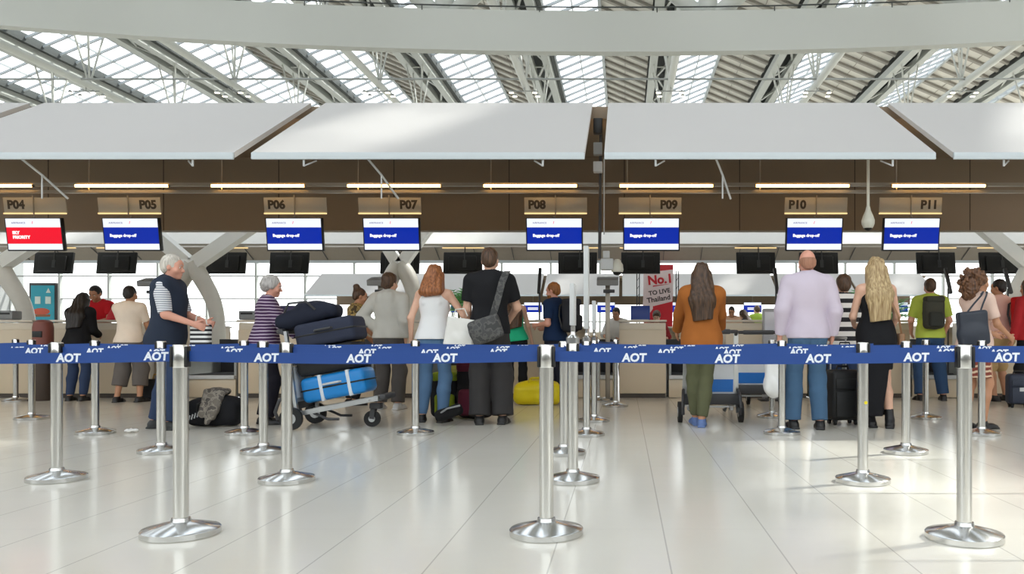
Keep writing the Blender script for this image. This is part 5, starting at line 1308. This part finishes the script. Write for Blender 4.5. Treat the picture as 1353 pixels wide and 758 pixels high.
# woman in a black dress
f = Fig(1.76, 'f', 1.02, head=(4,8,0), la=dict(w=(.14,.26,1.08), p=(.5,-.8,-.4), curl=.5), ra=dict(w=(.20,.16,.95), p=(.5,-1,0), curl=.4), rf=dict(a=(.13,-.05,.085), yaw=22), lf=dict(a=(.03,.06,.085)))
dr = shirt(f, .014, .70, 0, strap=.085, neckz=1.9)
dr.cap(f.U(V3(0,-.01,1.0))*f.s, V3(-.01,.03,.12)*f.s, .175*f.s, .19*f.s, fb=1, k=.05, q=.85)
dr.cuts = [(V3(0,0,.13), V3(0,0,-1))]
dr.sbox(V3(.125,-.22,.30)*f.s, V3(.065,.24,.30)*f.s, .02, roty(math.radians(8)), k=.02, op='s')
dr.ell(f.U(V3(0,-.14,1.42))*f.s, (.075,.06,.16), k=.01, op='s')
person('blonde long-haired woman in long black dress with a slit', 1157, 8.65, f, 4, 'fair',
    [('dress', dr, BLACK)] + shoes(f, SHB, high=.11), ('blonde', HBL))
# man in a yellow-green shirt
f = Fig(1.80, 'm', 1.02, head=(2,-6,0), ra=dict(w=(.24,.14,.95), p=(.6,-1,0)), la=dict(w=(.2,.24,1.0), p=(.6,-1,0)), rf=dict(a=(.19,.02,.085)), lf=dict(a=(.14,.0,.085)))
person('man in lime green shirt with a dark backpack at the counter', 1229, 12.3, f, -3, 'pink',
    [('shirt', shirt(f, .024, .90, .8), cloth('lime', (184,200,84))), ('trousers', trousers(f, .02, .01, .08), cloth('denim_b', (48,72,104)))] + shoes(f, SHB), ('short', HBR))
# woman with curly hair
f = Fig(1.62, 'f', 1.06, lean=3, head=(2,-8,0), ra=dict(w=(.18,.30,1.03), p=(.5,-1,-.3), curl=.5), la=dict(w=(.12,.34,1.06), p=(.5,-1,-.3), curl=.5), rf=dict(a=(.06,.05,.085)), lf=dict(a=(.06,-.10,.085)))
sk_ = SDF(.009, .03); f.seat(sk_, .02); sk_.cap(f.hip*f.s, V3(0,.0,.56)*f.s, .165*f.s, .19*f.s, fb=1, k=.04, q=.82); sk_.fn = folds(.005); sk_.cut(V3(0,0,.57)*f.s, V3(0,0,-1))
person('woman with curly brown hair in pale pink top and patterned skirt', 1289, 8.55, f, -70, 'tan',
    [('top', shirt(f, .020, .86, .75), cloth('pale_pink', (226,196,180))), ('skirt', sk_, mat_stripes('skirt_print', (128,56,44), (216,190,160), .05, .6, wob=.09))]
    + shoes(f, SHB), ('curly', HCU))
# man in a pink polo shirt
f = Fig(1.78, 'm', 1.04, head=(6,12,0), la=dict(w=(.16,.30,1.04), p=(.5,-1,-.3)), ra=dict(w=(.2,.2,.98), p=(.6,-1,-.2)), rf=dict(a=(.13,0,.085)), lf=dict(a=(.12,.0,.085)))
person('man in pink polo shirt and beige shorts wearing a red backpack', 1321, 12.2, f, 30, 'tan',
    [('shirt', shirt(f, .022, .90, .8), cloth('pink', (232,190,178))), ('shorts', trousers(f, .03, .0, .10, .02, fold=.005), cloth('beige', (190,160,112)))] + shoes(f, SHB), ('short', HB))
# person at the edge of the frame
f = Fig(1.74, 'f', 1.0, head=(4,10,0))
person('person in red jacket with brown hair at the counter end beside the navy suitcase', 1360, 11.6, f, 25, 'tan',
    [('jacket', shirt(f, .028, .90, 1.95), cloth('red_jacket', (170,40,44))), ('trousers', trousers(f), BLACK)] + shoes(f, SHB), ('long', HBR))
# clerks and passengers behind the desks
for lab, px, d, H, yaw, sx, sk, ctop, hr, hc in (
    ('clerk in white shirt with short black hair beside the position closed sign', 817, 14.5, 1.46, 165, 'm', 'tan', (214,212,206), 'short', HB),
    ('clerk with brown hair bent forward below the red poster', 868, 14.5, 1.40, 175, 'f', 'fair', (150,46,48), 'short_full', HBR),
    ('clerk in peach blouse seen between the brown coat and the lilac shirt', 967, 19.6, 1.66, 170, 'f', 'tan', (232,190,160), 'short', HB),
    ('passenger with brown hair and dark top beyond the peach blouse', 989, 20.6, 1.62, 60, 'f', 'fair', (60,58,64), 'long', HBR),
    ('passenger in lime jacket far behind the grey kiosk', 1003, 22.5, 1.80, 10, 'm', 'fair', (170,200,80), 'short', HBR)):
    f = Fig(H, sx, 1.0, lean=10, head=(18,0,0), ra=dict(w=(.12,.36,1.08), p=(1,-.5,-.5)), la=dict(w=(.12,.36,1.08), p=(1,-.5,-.5)))
    person(lab, px, d, f, yaw, sk, [('shirt', shirt(f, .02, .90, 1.2, vox=.012), cloth('c%d' % px, ctop)), ('trousers', trousers(f, vox=.012), BLACK)] + shoes(f, SHB), (hr, hc), vox=.011)
